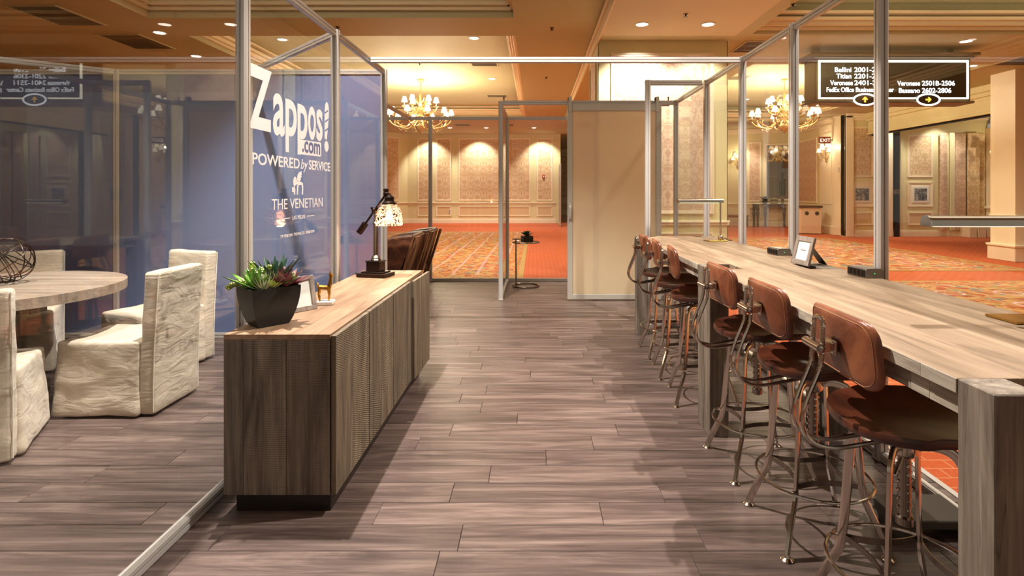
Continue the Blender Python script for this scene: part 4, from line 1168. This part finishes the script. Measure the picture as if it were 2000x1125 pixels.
for k in range(13):
    n = Vector((orr.uniform(-1, 1), orr.uniform(-1, 1), orr.uniform(-1, 1))).normalized(); q = n.to_track_quat('Z', 'Y').to_matrix().to_4x4()
    off = orr.uniform(-.05, .05); r = math.sqrt(.143 ** 2 - off ** 2)
    pts = [q @ Vector((r * math.cos(a), r * math.sin(a), off + .006 * math.sin(3 * a))) for a in [2 * PI * j / 28 for j in range(28)]]
    obj('wire_hoop', BM().tube(pts, .0032, 6, True), M['wire'], orb)

from mathutils import noise as mn
def wrinkle(me, amp, freq, seed, zf=1.0, z0=None):
    for v in me.vertices:
        p = v.co * freq + Vector((seed, seed * .7, seed * 1.3))
        d = mn.noise(Vector((p.x, p.y, p.z * zf))) + .5 * mn.noise(Vector((p.x * 2.3 + 5, p.y * 2.3, p.z * 2.3 * zf)))
        k = 1.0
        v.co += v.normal * (d * amp * k)
def soft_box(x0, x1, y0, y1, z0, z1, n=14, r=.02, flare=0.0):
    bm = BM(); bm.box(x0, x1, y0, y1, z0, z1)
    bmesh.ops.bevel(bm.b, geom=list(bm.b.edges), offset=r, segments=3, affect='EDGES', profile=.5)
    bmesh.ops.subdivide_edges(bm.b, edges=[e for e in bm.b.edges if e.calc_length() > .1], cuts=n, use_grid_fill=True)
    return bm
def make_chair_mesh(seed):
    W, D, H, SH, BT = .46, .58, .87, .455, .095
    parts = []
    # +x = front of chair, origin centre of footprint
    def lean(me):
        for v in me.vertices:
            if v.co.z > .3: v.co.x -= (v.co.z - .3) * .055
    bb = soft_box(-D / 2, -D / 2 + BT, -W / 2, W / 2, .012, H, 16).mesh('back_cover', M['linen'], True, 60); wrinkle(bb, .0045, 6, seed, 1.6); lean(bb)
    ss = soft_box(-D / 2 + BT - .01, D / 2, -W / 2 - .004, W / 2 + .004, .012, SH, 16).mesh('seat_cover', M['linen'], True, 60)
    for v in ss.vertices:
        k = max(0, (SH - .06 - v.co.z)) * .06
        v.co.y += (1 if v.co.y > 0 else -1) * k * (abs(v.co.y) > W / 2 - .03)
        if v.co.x > D / 2 - .03: v.co.x += k * .8
    wrinkle(ss, .008, 5.5, seed + 3, 1.8)
    return bb, ss
cm = [make_chair_mesh(1.7), make_chair_mesh(9.1)]
def pipe_pts():
    W, D, H, BT = .462, .58, .87, .095
    def L(x, y, z): return (x - max(0, z - .3) * .055, y, z)
    P = []
    for s in (-1, 1):
        P.append([L(-D / 2 + .006, s * W / 2, z) for z in (.03, .2, .4, .6, .75, H - .012)])
    return P
def dining_chair(i, x, y, rz, lab):
    t = thing('dining_chair', lab, 'chair', (x, y, 0), rz, 'linen slipcovered chairs round the dining table')
    bb, ss = cm[i]
    obj('back_cover', bb, None, t); obj('seat_cover', ss, None, t)
    for P in pipe_pts(): obj('piping', BM().tube(arc_pts(P, 3), .0032, 6), M['piping'], t)
    obj('foot_block', BM().box(-.25, .25, -.19, .19, 0, .02), M['dark_wood'], t, False)
dining_chair(0, -2.575, 3.60, PI + .02, 'linen slipcovered chair side-on, right of the round table')
dining_chair(1, -2.93, 4.40, math.radians(-112), 'linen slipcovered chair mostly hidden behind the side-on one')
dining_chair(0, -3.97, 4.33, math.radians(-58), 'linen slipcovered chair behind the round table, below the blue panels')
dining_chair(1, -2.93, 2.93, math.radians(119), 'linen slipcovered chair seen from behind at the left edge')
dining_chair(0, -4.42, 3.35, math.radians(8), 'linen slipcovered chair on the far left side of the round table')

# ------------------------------------------------------------------ leather armchairs
def armchair(lab, x, y):
    t = thing('armchair', lab, 'armchair', (x, y, 0), 0, 'brown leather armchairs by the sideboard')
    side_ = [(-.60, .24), (-.60, .50), (-.50, .60), (-.38, .70), (-.25, .765), (-.10, .80), (.10, .82), (.02, .6), (-.05, .42), (-.11, .24)]
    Mx = Matrix.Rotation(PI / 2, 4, 'X')
    for s in (-1, 1):
        y0 = -.32 if s < 0 else .26
        obj('side_panel', BM().prism(side_, -y0 - .06, -y0, Mx), M['leather_dark'], t, True, 30)
        obj('side_roll', BM().tube(arc_pts([(p[0], y0 + .03, p[1]) for p in side_[1:7]], 4), .034, 10, up=(0, 1, 0)), M['leather_dark'], t)
        for q in (0.0, .055):
            rl = [(.09 + q, .83), (.125 + q, .83), (-.02 + q * .6, .30), (-.12 + q, 0.0), (-.155 + q, 0.0), (-.05 + q * .6, .30)]
            obj('frame_rail', BM().prism(rl, -y0 - .055 + s * 0, -y0 - .005, Mx), M['brown_wood'], t, False)
    obj('backrest', BM().prism([(-.02, .36), (-.09, .38), (.03, .83), (.10, .835), (.13, .82)], -.27, .27, Mx), M['leather_dark'], t, True, 30)
    obj('back_roll', BM().tube([(.09, -.31, .815), (.09, .31, .815)], .032, 10), M['leather_dark'], t)
    obj('seat', BM().box(-.60, -.02, -.26, .26, .27, .44, .03, seg=3), M['leather_dark'], t)
    lg = BM().prism([(-.02, -.02), (.02, -.02), (.02, .02), (-.02, .02)], 0, .26).mesh('leg', M['brown_wood'], False)
    for (a, b) in ((-.56, -.27), (-.56, .27)): obj('leg', lg, None, t, loc=(a, b, 0))
armchair('nearer brown leather armchair seen from its side beyond the sideboard', -1.525, 6.85)
armchair('farther brown leather armchair, its top right of the nearer one', -1.50, 7.70)

# ------------------------------------------------------------------ side table with plant
ct = thing('side_table', 'thin C-shaped metal side table with a round glass top in the doorway', 'side table', (-.13, 8.05, 0))
obj('base_ring', BM().tube(circle(.185, 32, .014), .012, 8, True), M['nickel_dark'], ct)
obj('pole', BM().tube([(-.14, -.06, .02), (-.14, -.06, .68)], .011, 8), M['nickel_dark'], ct)
tr = obj('top_ring', BM().tube(circle(.19, 32, .632), .009, 8, True), M['nickel_dark'], ct)
obj('glass_top', BM().lathe([(.183, .628), (.183, .634)], 32), M['glass'], ct)
obj('handle', BM().tube([(-.19, -.06, .682), (-.05, -.06, .682)], .008, 8).tube([(-.05, -.06, .682), (-.05, -.06, .64)], .006, 6), M['nickel_dark'], ct)
cp = thing('potted_succulent', 'green succulent in a small black cube pot on the little side table', 'potted plant', (-.115, 8.05, .637), .4)
obj('pot', BM().box(-.07, .07, -.07, .07, 0, .085, .004), M['black_pot'], cp, False)
obj('soil', BM().box(-.064, .064, -.064, .064, .085, .087), M['soil'], cp, False)
_pl = pl
rr = pr
p_ = rosette(cp, 'succulent_rosette', (0, 0, .09), 9, .10, .024, .008, M['leaf_aloe'], .25, 1.1, .2, 3, .15)

# box on the floor under the bar
tag(obj('floor_box', BM().box(-.15, .15, -.10, .10, .04, .075, .004).box(-.14, -.10, -.09, .09, 0, .04).box(.10, .14, -.09, .09, 0, .04), M['grey_box'], None, False, loc=(1.56, 2.28, 0), rz=.0), 'low dark box on the floor beneath the nearest bar table', 'box')
# ------------------------------------------------------------------ lettering on the side glass
def glass_text(body, ya, z, size, bold=0, sx=1.0, shear=0, spacing=1.0, mat='white_vinyl', off=.004, name='lettering', ax='LEFT'):
    return text(body, size, M[mat], side, (off, ya - .2, z), (PI / 2, 0, PI / 2), name, .0006, bold, ax, sx, shear, spacing)
def fit(o, y0, y1, z0, z1):
    """fit a lettering mesh into a rectangle on the glass (local x -> world y, local y -> world z)"""
    xs = [v.co.x for v in o.data.vertices]; ys = [v.co.y for v in o.data.vertices]
    a, b, c, d = min(xs), max(xs), min(ys), max(ys)
    for v in o.data.vertices:
        v.co.x = (v.co.x - a) / (b - a) * (y1 - y0); v.co.y = (v.co.y - c) / (d - c) * (z1 - z0)
    o.location = (o.location.x, y0 - .2, z0)
def stroke_poly(pts, w_, name='lettering', mat='white_vinyl', off=.004):
    o = obj(name, BM().sweep([(off, y - .2, z) for y, z in pts], [(-w_ / 2, -.0006), (w_ / 2, -.0006), (w_ / 2, .0006), (-w_ / 2, .0006)], up=(1, 0, 0)), M[mat], side, False)
    return o
def flat_poly(pts, name, mat='white_vinyl', off=.0036, th=.0008):
    """pts (y,z) outline -> thin vinyl on the glass"""
    bm = BM(); a = [bm.b.verts.new((off, y - .2, z)) for y, z in pts]; b = [bm.b.verts.new((off + th, y - .2, z)) for y, z in pts]
    bm.b.faces.new(a); bm.b.faces.new(list(reversed(b)))
    n = len(pts)
    for k in range(n): bm.b.faces.new((a[k], b[k], b[(k + 1) % n], a[(k + 1) % n]))
    return obj(name, bm, M[mat], side, False)
# the tall first letter, leaning, then the smaller letters
fit(glass_text('Z', 0, 0, .4, .012), 2.745, 2.985, 1.665, 1.985)
w_letters = [('a', 3.0, 3.14, 1.655, 1.885), ('p', 3.15, 3.30, 1.575, 1.875), ('p', 3.31, 3.455, 1.572, 1.872), ('o', 3.465, 3.585, 1.675, 1.885), ('s', 3.595, 3.70, 1.68, 1.885)]
for ch, a, b, c, d in w_letters: fit(glass_text(ch, 0, 0, .3, .006), a, b, c, d)
# exclamation shaped like a shoe print
flat_poly([(3.735, 1.705), (3.775, 1.70), (3.80, 1.80), (3.815, 1.90), (3.80, 1.945), (3.77, 1.955), (3.745, 1.93), (3.735, 1.86)], 'emblem')
for k in range(3):
    flat_poly([(3.74, 1.75 + k * .06), (3.80, 1.775 + k * .06), (3.80, 1.785 + k * .06), (3.74, 1.76 + k * .06)], 'emblem', 'slate_vinyl', .0046)
flat_poly([(3.77 + .038 * math.cos(a), 1.655 + .036 * math.sin(a)) for a in [2 * PI * k / 20 for k in range(20)]], 'emblem')
flat_poly([(3.345, 1.585), (3.355, 1.575), (3.665, 1.58), (3.675, 1.59), (3.675, 1.665), (3.665, 1.672), (3.355, 1.662), (3.345, 1.652)], 'emblem')
fit(glass_text('.com', 0, 0, .1, .002, mat='slate_vinyl', off=.0052), 3.375, 3.655, 1.59, 1.66)
fit(glass_text('POWERED', 0, 0, .08, .001), 2.78, 3.34, 1.487, 1.547)
fit(glass_text('by', 0, 0, .08, 0, shear=.35), 3.355, 3.46, 1.468, 1.548)
fit(glass_text('SERVICE', 0, 0, .08, .0015), 3.475, 3.835, 1.489, 1.549)
def serifs(y0, y1, n, z0, z1): pass
fit(glass_text('THE VENETIAN', 0, 0, .08, .0), 2.985, 3.70, 1.254, 1.312)
fit(glass_text('LAS VEGAS', 0, 0, .03), 3.24, 3.42, 1.19, 1.213)
stroke_poly([(3.07, 1.202), (3.21, 1.202)], .004); stroke_poly([(3.45, 1.202), (3.56, 1.202)], .004)
fit(glass_text('THE VENETIAN   THE PALAZZO   SANDS EXPO', 0, 0, .03), 3.085, 3.565, 1.095, 1.112)
# winged lion emblem
for poly in ([(3.26, 1.335), (3.275, 1.335), (3.28, 1.36), (3.27, 1.385), (3.30, 1.395), (3.34, 1.39), (3.365, 1.395), (3.375, 1.37), (3.37, 1.335), (3.388, 1.335), (3.392, 1.375), (3.385, 1.405), (3.35, 1.412), (3.30, 1.415), (3.29, 1.435), (3.27, 1.44), (3.255, 1.425), (3.25, 1.405), (3.262, 1.38), (3.258, 1.36)],
             [(3.30, 1.335), (3.315, 1.335), (3.318, 1.365), (3.325, 1.39), (3.305, 1.392), (3.302, 1.365)],
             [(3.30, 1.412), (3.31, 1.45), (3.335, 1.468), (3.375, 1.475), (3.362, 1.462), (3.376, 1.458), (3.36, 1.448), (3.37, 1.44), (3.352, 1.434), (3.358, 1.425), (3.34, 1.412)],
             [(3.235, 1.35), (3.262, 1.35), (3.262, 1.378), (3.235, 1.378)]):
    flat_poly(poly, 'emblem')

# ------------------------------------------------------------------ chandeliers
def make_chandelier():
    t = thing('chandelier', 'x', 'chandelier', group='gilt ballroom chandeliers')
    obj('canopy', BM().lathe([(.02, -.10), (.05, -.075), (.085, -.03), (.085, 0)], 16), M['brass'], t)
    obj('stem', BM().tube([(0, 0, -.08), (0, 0, -.45)], .012, 8), M['brass'], t)
    obj('column', BM().lathe([(.005, -1.42), (.012, -1.40), (.022, -1.385), (.01, -1.37), (.07, -1.33), (.13, -1.26), (.15, -1.21), (.07, -1.17), (.04, -1.1), (.07, -1.02), (.09, -.96), (.05, -.90), (.07, -.86), (.105, -.80), (.09, -.74), (.04, -.7), (.05, -.62), (.03, -.5), (.045, -.42), (.02, -.36)], 16), M['brass'], t)
    cr = random.Random(2)
    # scrolled leaves round the column
    lv = BM()
    for k in range(34):
        a = cr.uniform(0, 2 * PI); z = cr.uniform(-1.22, -.55); r = .10 + .12 * cr.random()
        c, s = math.cos(a), math.sin(a)
        lv.tube(arc_pts([(c * .05, s * .05, z), (c * r * .8, s * r * .8, z + .06), (c * r, s * r, z + .12), (c * r * 1.25, s * r * 1.25, z + .08)], 3), .011, 5)
    obj('scroll_leaf', lv, M['brass'], t)['kind'] = 'stuff'
    def tier(n, R, z0, drop, off):
        am = BM().tube(arc_pts([(.05, 0, z0), (.25 * R, 0, z0 + .03), (.5 * R, 0, z0 - drop), (.82 * R, 0, z0 - drop * .6), (.98 * R, 0, z0 + .03), (R, 0, z0 + .09)], 5), .017, 6)
        am.tube(arc_pts([(.55 * R, 0, z0 - drop), (.62 * R, 0, z0 - drop - .07), (.7 * R, 0, z0 - drop - .02)], 4), .008, 5)
        am.tube(arc_pts([(.80 * R, 0, z0 - drop * .6), (.84 * R, 0, z0 + .02), (.78 * R, 0, z0 + .03)], 4), .008, 5)
        am = am.mesh('arm', M['brass'])
        cup = BM().lathe([(.012, z0 + .06), (.035, z0 + .08), (.07, z0 + .10), (.074, z0 + .112), (.012, z0 + .112)], 10, Matrix.Translation((R, 0, 0))).mesh('candle_cup', M['brass'])
        cdl = BM().lathe([(.012, z0 + .11), (.012, z0 + .24)], 8, Matrix.Translation((R, 0, 0))).mesh('candle', M['white_plastic'])
        shd = BM().lathe([(.078, z0 + .21), (.080, z0 + .212), (.042, z0 + .345), (.040, z0 + .345)], 14, Matrix.Translation((R, 0, 0))).mesh('shade', M['shade_glow'])
        for k in range(n):
            a = off + 2 * PI * k / n
            ar = obj('arm', am, None, t, rz=a)
            obj('candle_cup', cup, None, ar); obj('candle', cdl, None, ar); obj('shade', shd, None, ar)
    tier(6, .40, -.80, .07, .2)
    tier(10, .78, -1.12, .12, .1)
    return t
ch = make_chandelier()
ch.location = (-2.95, 14.5, 4.25); ch['label'] = 'lit gilt chandelier with white shades over the rug, left of the aisle'
c2 = dup(ch, (6.42, 14.5, 4.25), .15, 'lit gilt chandelier with white shades, left of the hanging sign')
for p in ((-2.95, 14.5), (6.42, 14.5)):
    for k in range(5):
        a = .1 + 2 * PI * (2 * k) / 10
        point((p[0] + .78 * math.cos(a), p[1] + .78 * math.sin(a), 4.25 - 1.12 + .40), 75, (1, .82, .56), .03)

# ------------------------------------------------------------------ sconces
def sconce(lab, x, y, z, rz):
    t = thing('wall_sconce', lab, 'wall lamp', (x, y, z), rz, 'gilt wall sconces with white shades')
    obj('backplate', BM().lathe([(.01, -.22), (.04, -.2), (.055, -.1), (.04, 0), (.05, .08), (.01, .12)], 12), M['brass'], t)
    shd = BM().lathe([(.075, .10), (.077, .102), (.042, .23), (.04, .23)], 14).mesh('shade', M['sconce_glow'])
    for k, (dx, dy, dz) in enumerate(((-.17, -.14, 0), (0, -.2, .08), (.17, -.14, 0), (-.09, -.1, .16), (.09, -.1, .16))):
        ar = obj('arm', BM().tube(arc_pts([(0, -.03, -.1), (dx * .6, dy * .7, -.12 + dz * .3), (dx, dy, dz), (dx, dy, dz + .09)], 5), .010, 6), M['brass'], t)
        obj('shade', shd, None, ar, loc=(dx, dy, dz))
    c, s = math.cos(rz), math.sin(rz)
    point((x + s * .45, y - c * .45, z + .25), 24, (1, .80, .55), .03)
sconce('lit wall sconce below the exit sign, on the pilaster', 9.55, 18.45, 2.55, math.radians(-60))
sconce('lit wall sconce at the right, beyond the near column', uR(1941, 0, 16.8), 16.76, 2.42, 0)
sconce('lit wall sconce half hidden behind the right side of the wallpapered column', *lob(1441, .03), 2.55, LRZ)

# ------------------------------------------------------------------ exit sign
ex = thing('exit_sign', 'red lit exit sign above the sconce', 'exit sign', (9.33, 18.15, 3.02), math.radians(-18))
obj('housing', BM().box(-.18, .18, -.02, .02, -.11, .11, .006), M['silver_body'], ex, False)
obj('face', BM().box(-.165, .165, -.024, -.02, -.095, .095), M['exit_red'], ex, False)
obj('bracket', BM().box(.17, .30, -.01, .01, -.02, .02), M['silver_body'], ex, False)
text('EXIT', .15, M['exit_text'], ex, (-.14, -.026, -.055), (PI / 2, 0, 0), 'lettering', .001, .002)

# ------------------------------------------------------------------ hanging direction sign
SY = 9.3
def sx_(px): return (px - 1045) * SY / 1100
def sz_(py): return 1.35 - (py - 375) * SY / 1100
sg = thing('hanging_sign', 'black hanging direction sign with glowing white border and lettering', 'sign', (sx_(1745), SY, 0))
ox = sx_(1745)
X0, X1 = sx_(1592) - ox, sx_(1896) - ox
ZB, ZTp = sz_(197), sz_(114)
obj('box', BM().box(X0, X1, 0, .38, ZB, ZTp, .01), M['sign_box'], sg, False)
obj('cornice', BM().box(X0 - .04, X1 + .04, -.04, .42, ZTp, ZTp + .03, .008).box(X0 - .10, X1 + .10, -.10, .48, ZTp + .03, ZTp + .08, .012), M['sign_box'], sg, False)
obj('lower_moulding', BM().box(X0 - .05, X1 + .05, -.03, .41, ZB - .04, ZB, .01), M['sign_box'], sg, False)
for px in (1604, 1867):
    obj('hanger', BM().box(sx_(px) - ox - .055, sx_(px) - ox + .055, .13, .25, ZTp + .08, 3.75, .006).box(sx_(px) - ox - .09, sx_(px) - ox + .09, .10, .28, ZTp + .08, ZTp + .11, .006), M['sign_box'], sg, False)
bx0, bx1, bz0, bz1 = sx_(1598) - ox, sx_(1891) - ox, sz_(193.5), sz_(118)
bw = .034
bd = BM().box(bx0, bx1, -.012, 0, bz1 - bw, bz1).box(bx0, bx1, -.012, 0, bz0, bz0 + bw * .7).box(bx0, bx0 + bw, -.012, 0, bz0, bz1).box(bx1 - bw, bx1, -.012, 0, bz0, bz1)
obj('glowing_border', bd, M['sign_border'], sg, False)
obj('face', BM().box(bx0 + bw, bx1 - bw, -.006, 0, bz0 + bw * .7, bz1 - bw), M['sign_back'], sg, False)
def stext(body, px0, px1, py, h=9.5, mat='sign_text', align=None):
    o = text(body, .1, M[mat], sg, (0, -.010, 0), (PI / 2, 0, 0), 'lettering', .001, .0008)
    xs = [v.co.x for v in o.data.vertices]; a, b = min(xs), max(xs)
    k = (sx_(px1) - sx_(px0)) / (b - a)
    hh = h * SY / 1100; 
    for v in o.data.vertices: v.co.x = (v.co.x - a) * k; v.co.y = v.co.y * hh / .073
    o.location = (sx_(px0) - ox, -.010, sz_(py + h / 2))
stext('Bellini', 1630, 1662, 136); stext('2001-2106', 1668, 1731, 136)
stext('Titian', 1633, 1662, 148.5); stext('2201-2306', 1668, 1731, 148.5)
stext('Veronese', 1621, 1665, 161.5); stext('2401-2511', 1668, 1731, 161.5)
stext('FedEx Office', 1614, 1667, 175); stext('Business Center', 1671, 1745, 175)
stext('Veronese', 1752, 1796, 162.5); stext('2501B-2506', 1800, 1864, 162.5)
stext('Bassano', 1755, 1796, 176.5); stext('2602-2806', 1800, 1857, 176.5)
for px, rot in ((1686, 0), (1809, -PI / 2)):
    cx, cz = sx_(px) - ox, sz_(195.5)
    Mo = Matrix.Translation((cx, 0, cz)) @ Matrix.Rotation(PI / 2, 4, 'X')
    ov = obj('arrow_oval', BM().prism([(.19 * math.cos(2 * PI * k / 32), .095 * math.sin(2 * PI * k / 32)) for k in range(32)], .0, .05, Mo), M['sign_back'], sg, False)
    obj('oval_border', BM().bar([(cx + .185 * math.cos(2 * PI * k / 36), -.054, cz + .09 * math.sin(2 * PI * k / 36)) for k in range(36)], .026, .006, True, up=(0, 1, 0)), M['sign_text'], ov, False)
    ar = [(-.012, -.045), (.012, -.045), (.012, .012), (.036, -.008), (.044, .006), (0, .05), (-.044, .006), (-.036, -.008), (-.012, .012)]
    c, s = math.cos(rot), math.sin(rot)
    obj('arrow', BM().prism([(x * c - y * s, x * s + y * c) for x, y in ar], .05, .056, Mo), M['sign_arrow'], ov, False)

# ------------------------------------------------------------------ lobby furniture on the right
def turned(h, r=.035):
    return [(r * .7, 0), (r * .9, .02), (r * .6, .05), (r * .8, h * .12), (r * .55, h * .2), (r * .75, h * .45), (r * 1.1, h * .62), (r * 1.3, h * .72), (r * .7, h * .82), (r * 1.2, h * .88), (r * 1.2, h)]
def console(lab, x, y, w_, d_, nleg=4):
    t = thing('console_table', lab, 'console table', (x, y, Z0), LRZ, 'dark console tables against the lobby wall')
    obj('top', BM().box(-w_ / 2, w_ / 2, -d_ / 2, d_ / 2, .86, .90, .01), M['dark_wood'], t, False)
    obj('apron', BM().box(-w_ / 2 + .04, w_ / 2 - .04, -d_ / 2 + .04, d_ / 2 - .04, .76, .86, .006), M['dark_wood'], t, False)
    lm = BM().lathe(turned(.76, .05), 12).mesh('leg', M['dark_wood'])
    for a in (-1, 1):
        for b in (-1, 1): obj('leg', lm, None, t, loc=(a * (w_ / 2 - .08), b * (d_ / 2 - .07), 0))
console('dark console table with plants before the tall mirror', *lob(1513, .40), .84, .46)
console('narrow dark console table left of the one with plants', *lob(1477, .5), .3, .36)
mi = thing('wall_mirror', 'tall framed wall mirror behind the console plants', 'mirror', (*lob(1520, .0), 0), LRZ)
obj('glass', BM().box(-.42, .42, -.04, -.02, 1.08, 3.2), M['mirror'], mi, False)
obj('frame', BM().box(-.5, -.42, -.05, 0, 1.0, 3.28, .008).box(.42, .5, -.05, 0, 1.0, 3.28, .008).box(-.42, .42, -.05, 0, 1.0, 1.08, .008).box(-.42, .42, -.05, 0, 3.2, 3.28, .008), M['cream_trim'], mi, False)
ag = thing('agave_plant', 'dark spiky agave on the console table', 'plant', (*lob(1494, .42), .88), .3)
obj('pot', BM().lathe([(.08, 0), (.1, .08), (.1, .14)], 14), M['bronze'], ag)
rosette(ag, 'agave_rosette', (0, 0, .12), 10, .27, .03, .01, M['leaf_dark'], .5, 1.3, .1, 3, .15)
gb = thing('bowl_plant', 'round pale green succulent bowl on the console table', 'plant', (*lob(1512, .5), .88))
obj('bowl', BM().lathe([(.07, 0), (.14, .05), (.17, .12), (.16, .12)], 18), M['leaf_pale'], gb)
rosette(gb, 'succulent_rosette', (0, 0, .1), 12, .2, .045, .02, M['leaf_pale'], .2, 1.3, .3, 4, .1)
cs = thing('column_cactus', 'tall dark columnar cactus in a silver pot on the console table', 'plant', (*lob(1528, .42), .88))
obj('pot', BM().lathe([(.05, 0), (.06, .25), (.065, .3)], 12), M['silver_body'], cs)
for (dx, h, r) in ((0, .95, .035), (-.08, .6, .028), (.09, .7, .03)):
    obj('stem', BM().tube(arc_pts([(0, 0, .28), (dx * .8, 0, .36), (dx, 0, .5), (dx, 0, .28 + h)], 4), r, 8), M['leaf_dark'], cs)
bn = thing('bench', 'low bench with a dark red seat beside the consoles', 'bench', (*lob(1440, .6), Z0), LRZ)
obj('seat', BM().box(-.45, .45, -.22, .22, .36, .46, .02, seg=2), M['red_seat'], bn)
for a in (-.4, .4):
    for b in (-.18, .18): obj('leg', BM().box(a - .025, a + .025, b - .025, b + .025, 0, .36), M['dark_wood'], bn, False)
tc = thing('waste_station', 'pale laminate recycling station with two round openings', 'waste bin', (uR(1572, 0, 18.6), 18.5, Z0), math.radians(-18))
obj('body', BM().prism([(-.42, .22), (-.42, -.12), (-.18, -.26), (.40, -.26), (.40, .22)], .03, .86), M['trash'], tc, False)
obj('top', BM().prism([(-.46, .24), (-.46, -.14), (-.2, -.3), (.44, -.3), (.44, .24)], .86, .93), M['dark_wood'], tc, False)
for xx in (-.02, .28):
    rg = obj('opening_ring', BM().tube([(xx + .055 * math.cos(a), -.265, .68 + .055 * math.sin(a)) for a in [2 * PI * k / 18 for k in range(18)]], .010, 6, True, up=(0, 1, 0)), M['nickel_dark'], tc)
    obj('opening', BM().lathe([(.05, 0), (.05, .006)], 16, Matrix.Translation((xx, -.262, .68)) @ Matrix.Rotation(PI / 2, 4, 'X')), M['dark_slot'], rg)
# fire alarm pull and switches
fa = thing('fire_alarm', 'small red fire alarm box on the far panelled wall', 'alarm', (.38, 24.74, 2.03))
obj('housing', BM().box(-.06, .06, -.05, 0, -.07, .07, .006), M['red'], fa, False)
obj('strobe', BM().box(-.03, .03, -.062, -.05, -.03, .03, .004), M['white_plastic'], fa, False)
ol = thing('wall_outlet', 'white wall outlet in the lower panelling of the far wall', 'outlet', (uR(878, 0, 24.7), 24.74, .5))
obj('cover', BM().box(-.045, .045, -.016, -.006, -.07, .07, .003), M['white_plastic'], ol, False)
obj('socket', BM().box(-.02, .02, -.019, -.016, -.05, -.01).box(-.02, .02, -.019, -.016, .01, .05), M['grey_box'], ol, False)
sw = thing('wall_switch', 'small white wall switch beside the lobby pilaster', 'switch', (uR(1637, 0, 17.2), 17.14, 2.02))
obj('cover', BM().box(-.05, .05, -.012, .05, -.08, .08, .004), M['white_plastic'], sw, False)
cr_ = thing('card_reader', 'small dark card reader beside the dark door gap', 'switch', (uR(1750, 0, 17.2), 17.14, 1.35))
obj('housing', BM().box(-.06, .06, -.03, .1, -.07, .07, .006), M['grey_box'], cr_, False)
# wrapped goods beyond the far opening
wg = thing('wrapped_chairs', 'plastic-wrapped goods stored behind the lit pilaster', 'storage', (uR(1971, 0, 18.6), 18.8, Z0))
obj('trolley', BM().box(-.5, .5, -.4, .4, .1, .75, .02), M['grey_box'], wg, False)
ws = BM(); ws.ball((0, 0, 1.05), .48, 3, (1.05, .8, .8)); wm = ws.mesh('plastic_wrap', M['wrap']); wrinkle(wm, .06, 5, 2)
obj('plastic_wrap', wm, None, wg)
# distant exhibition frame glimpsed past the far wall's end
seg_partition('glass_screen', 'distant glass stand glimpsed past the end of the far wall', [(1.0, 22.2), (1.05, 24.4), (1.15, 26.6)])
print('objects', len(bpy.data.objects))
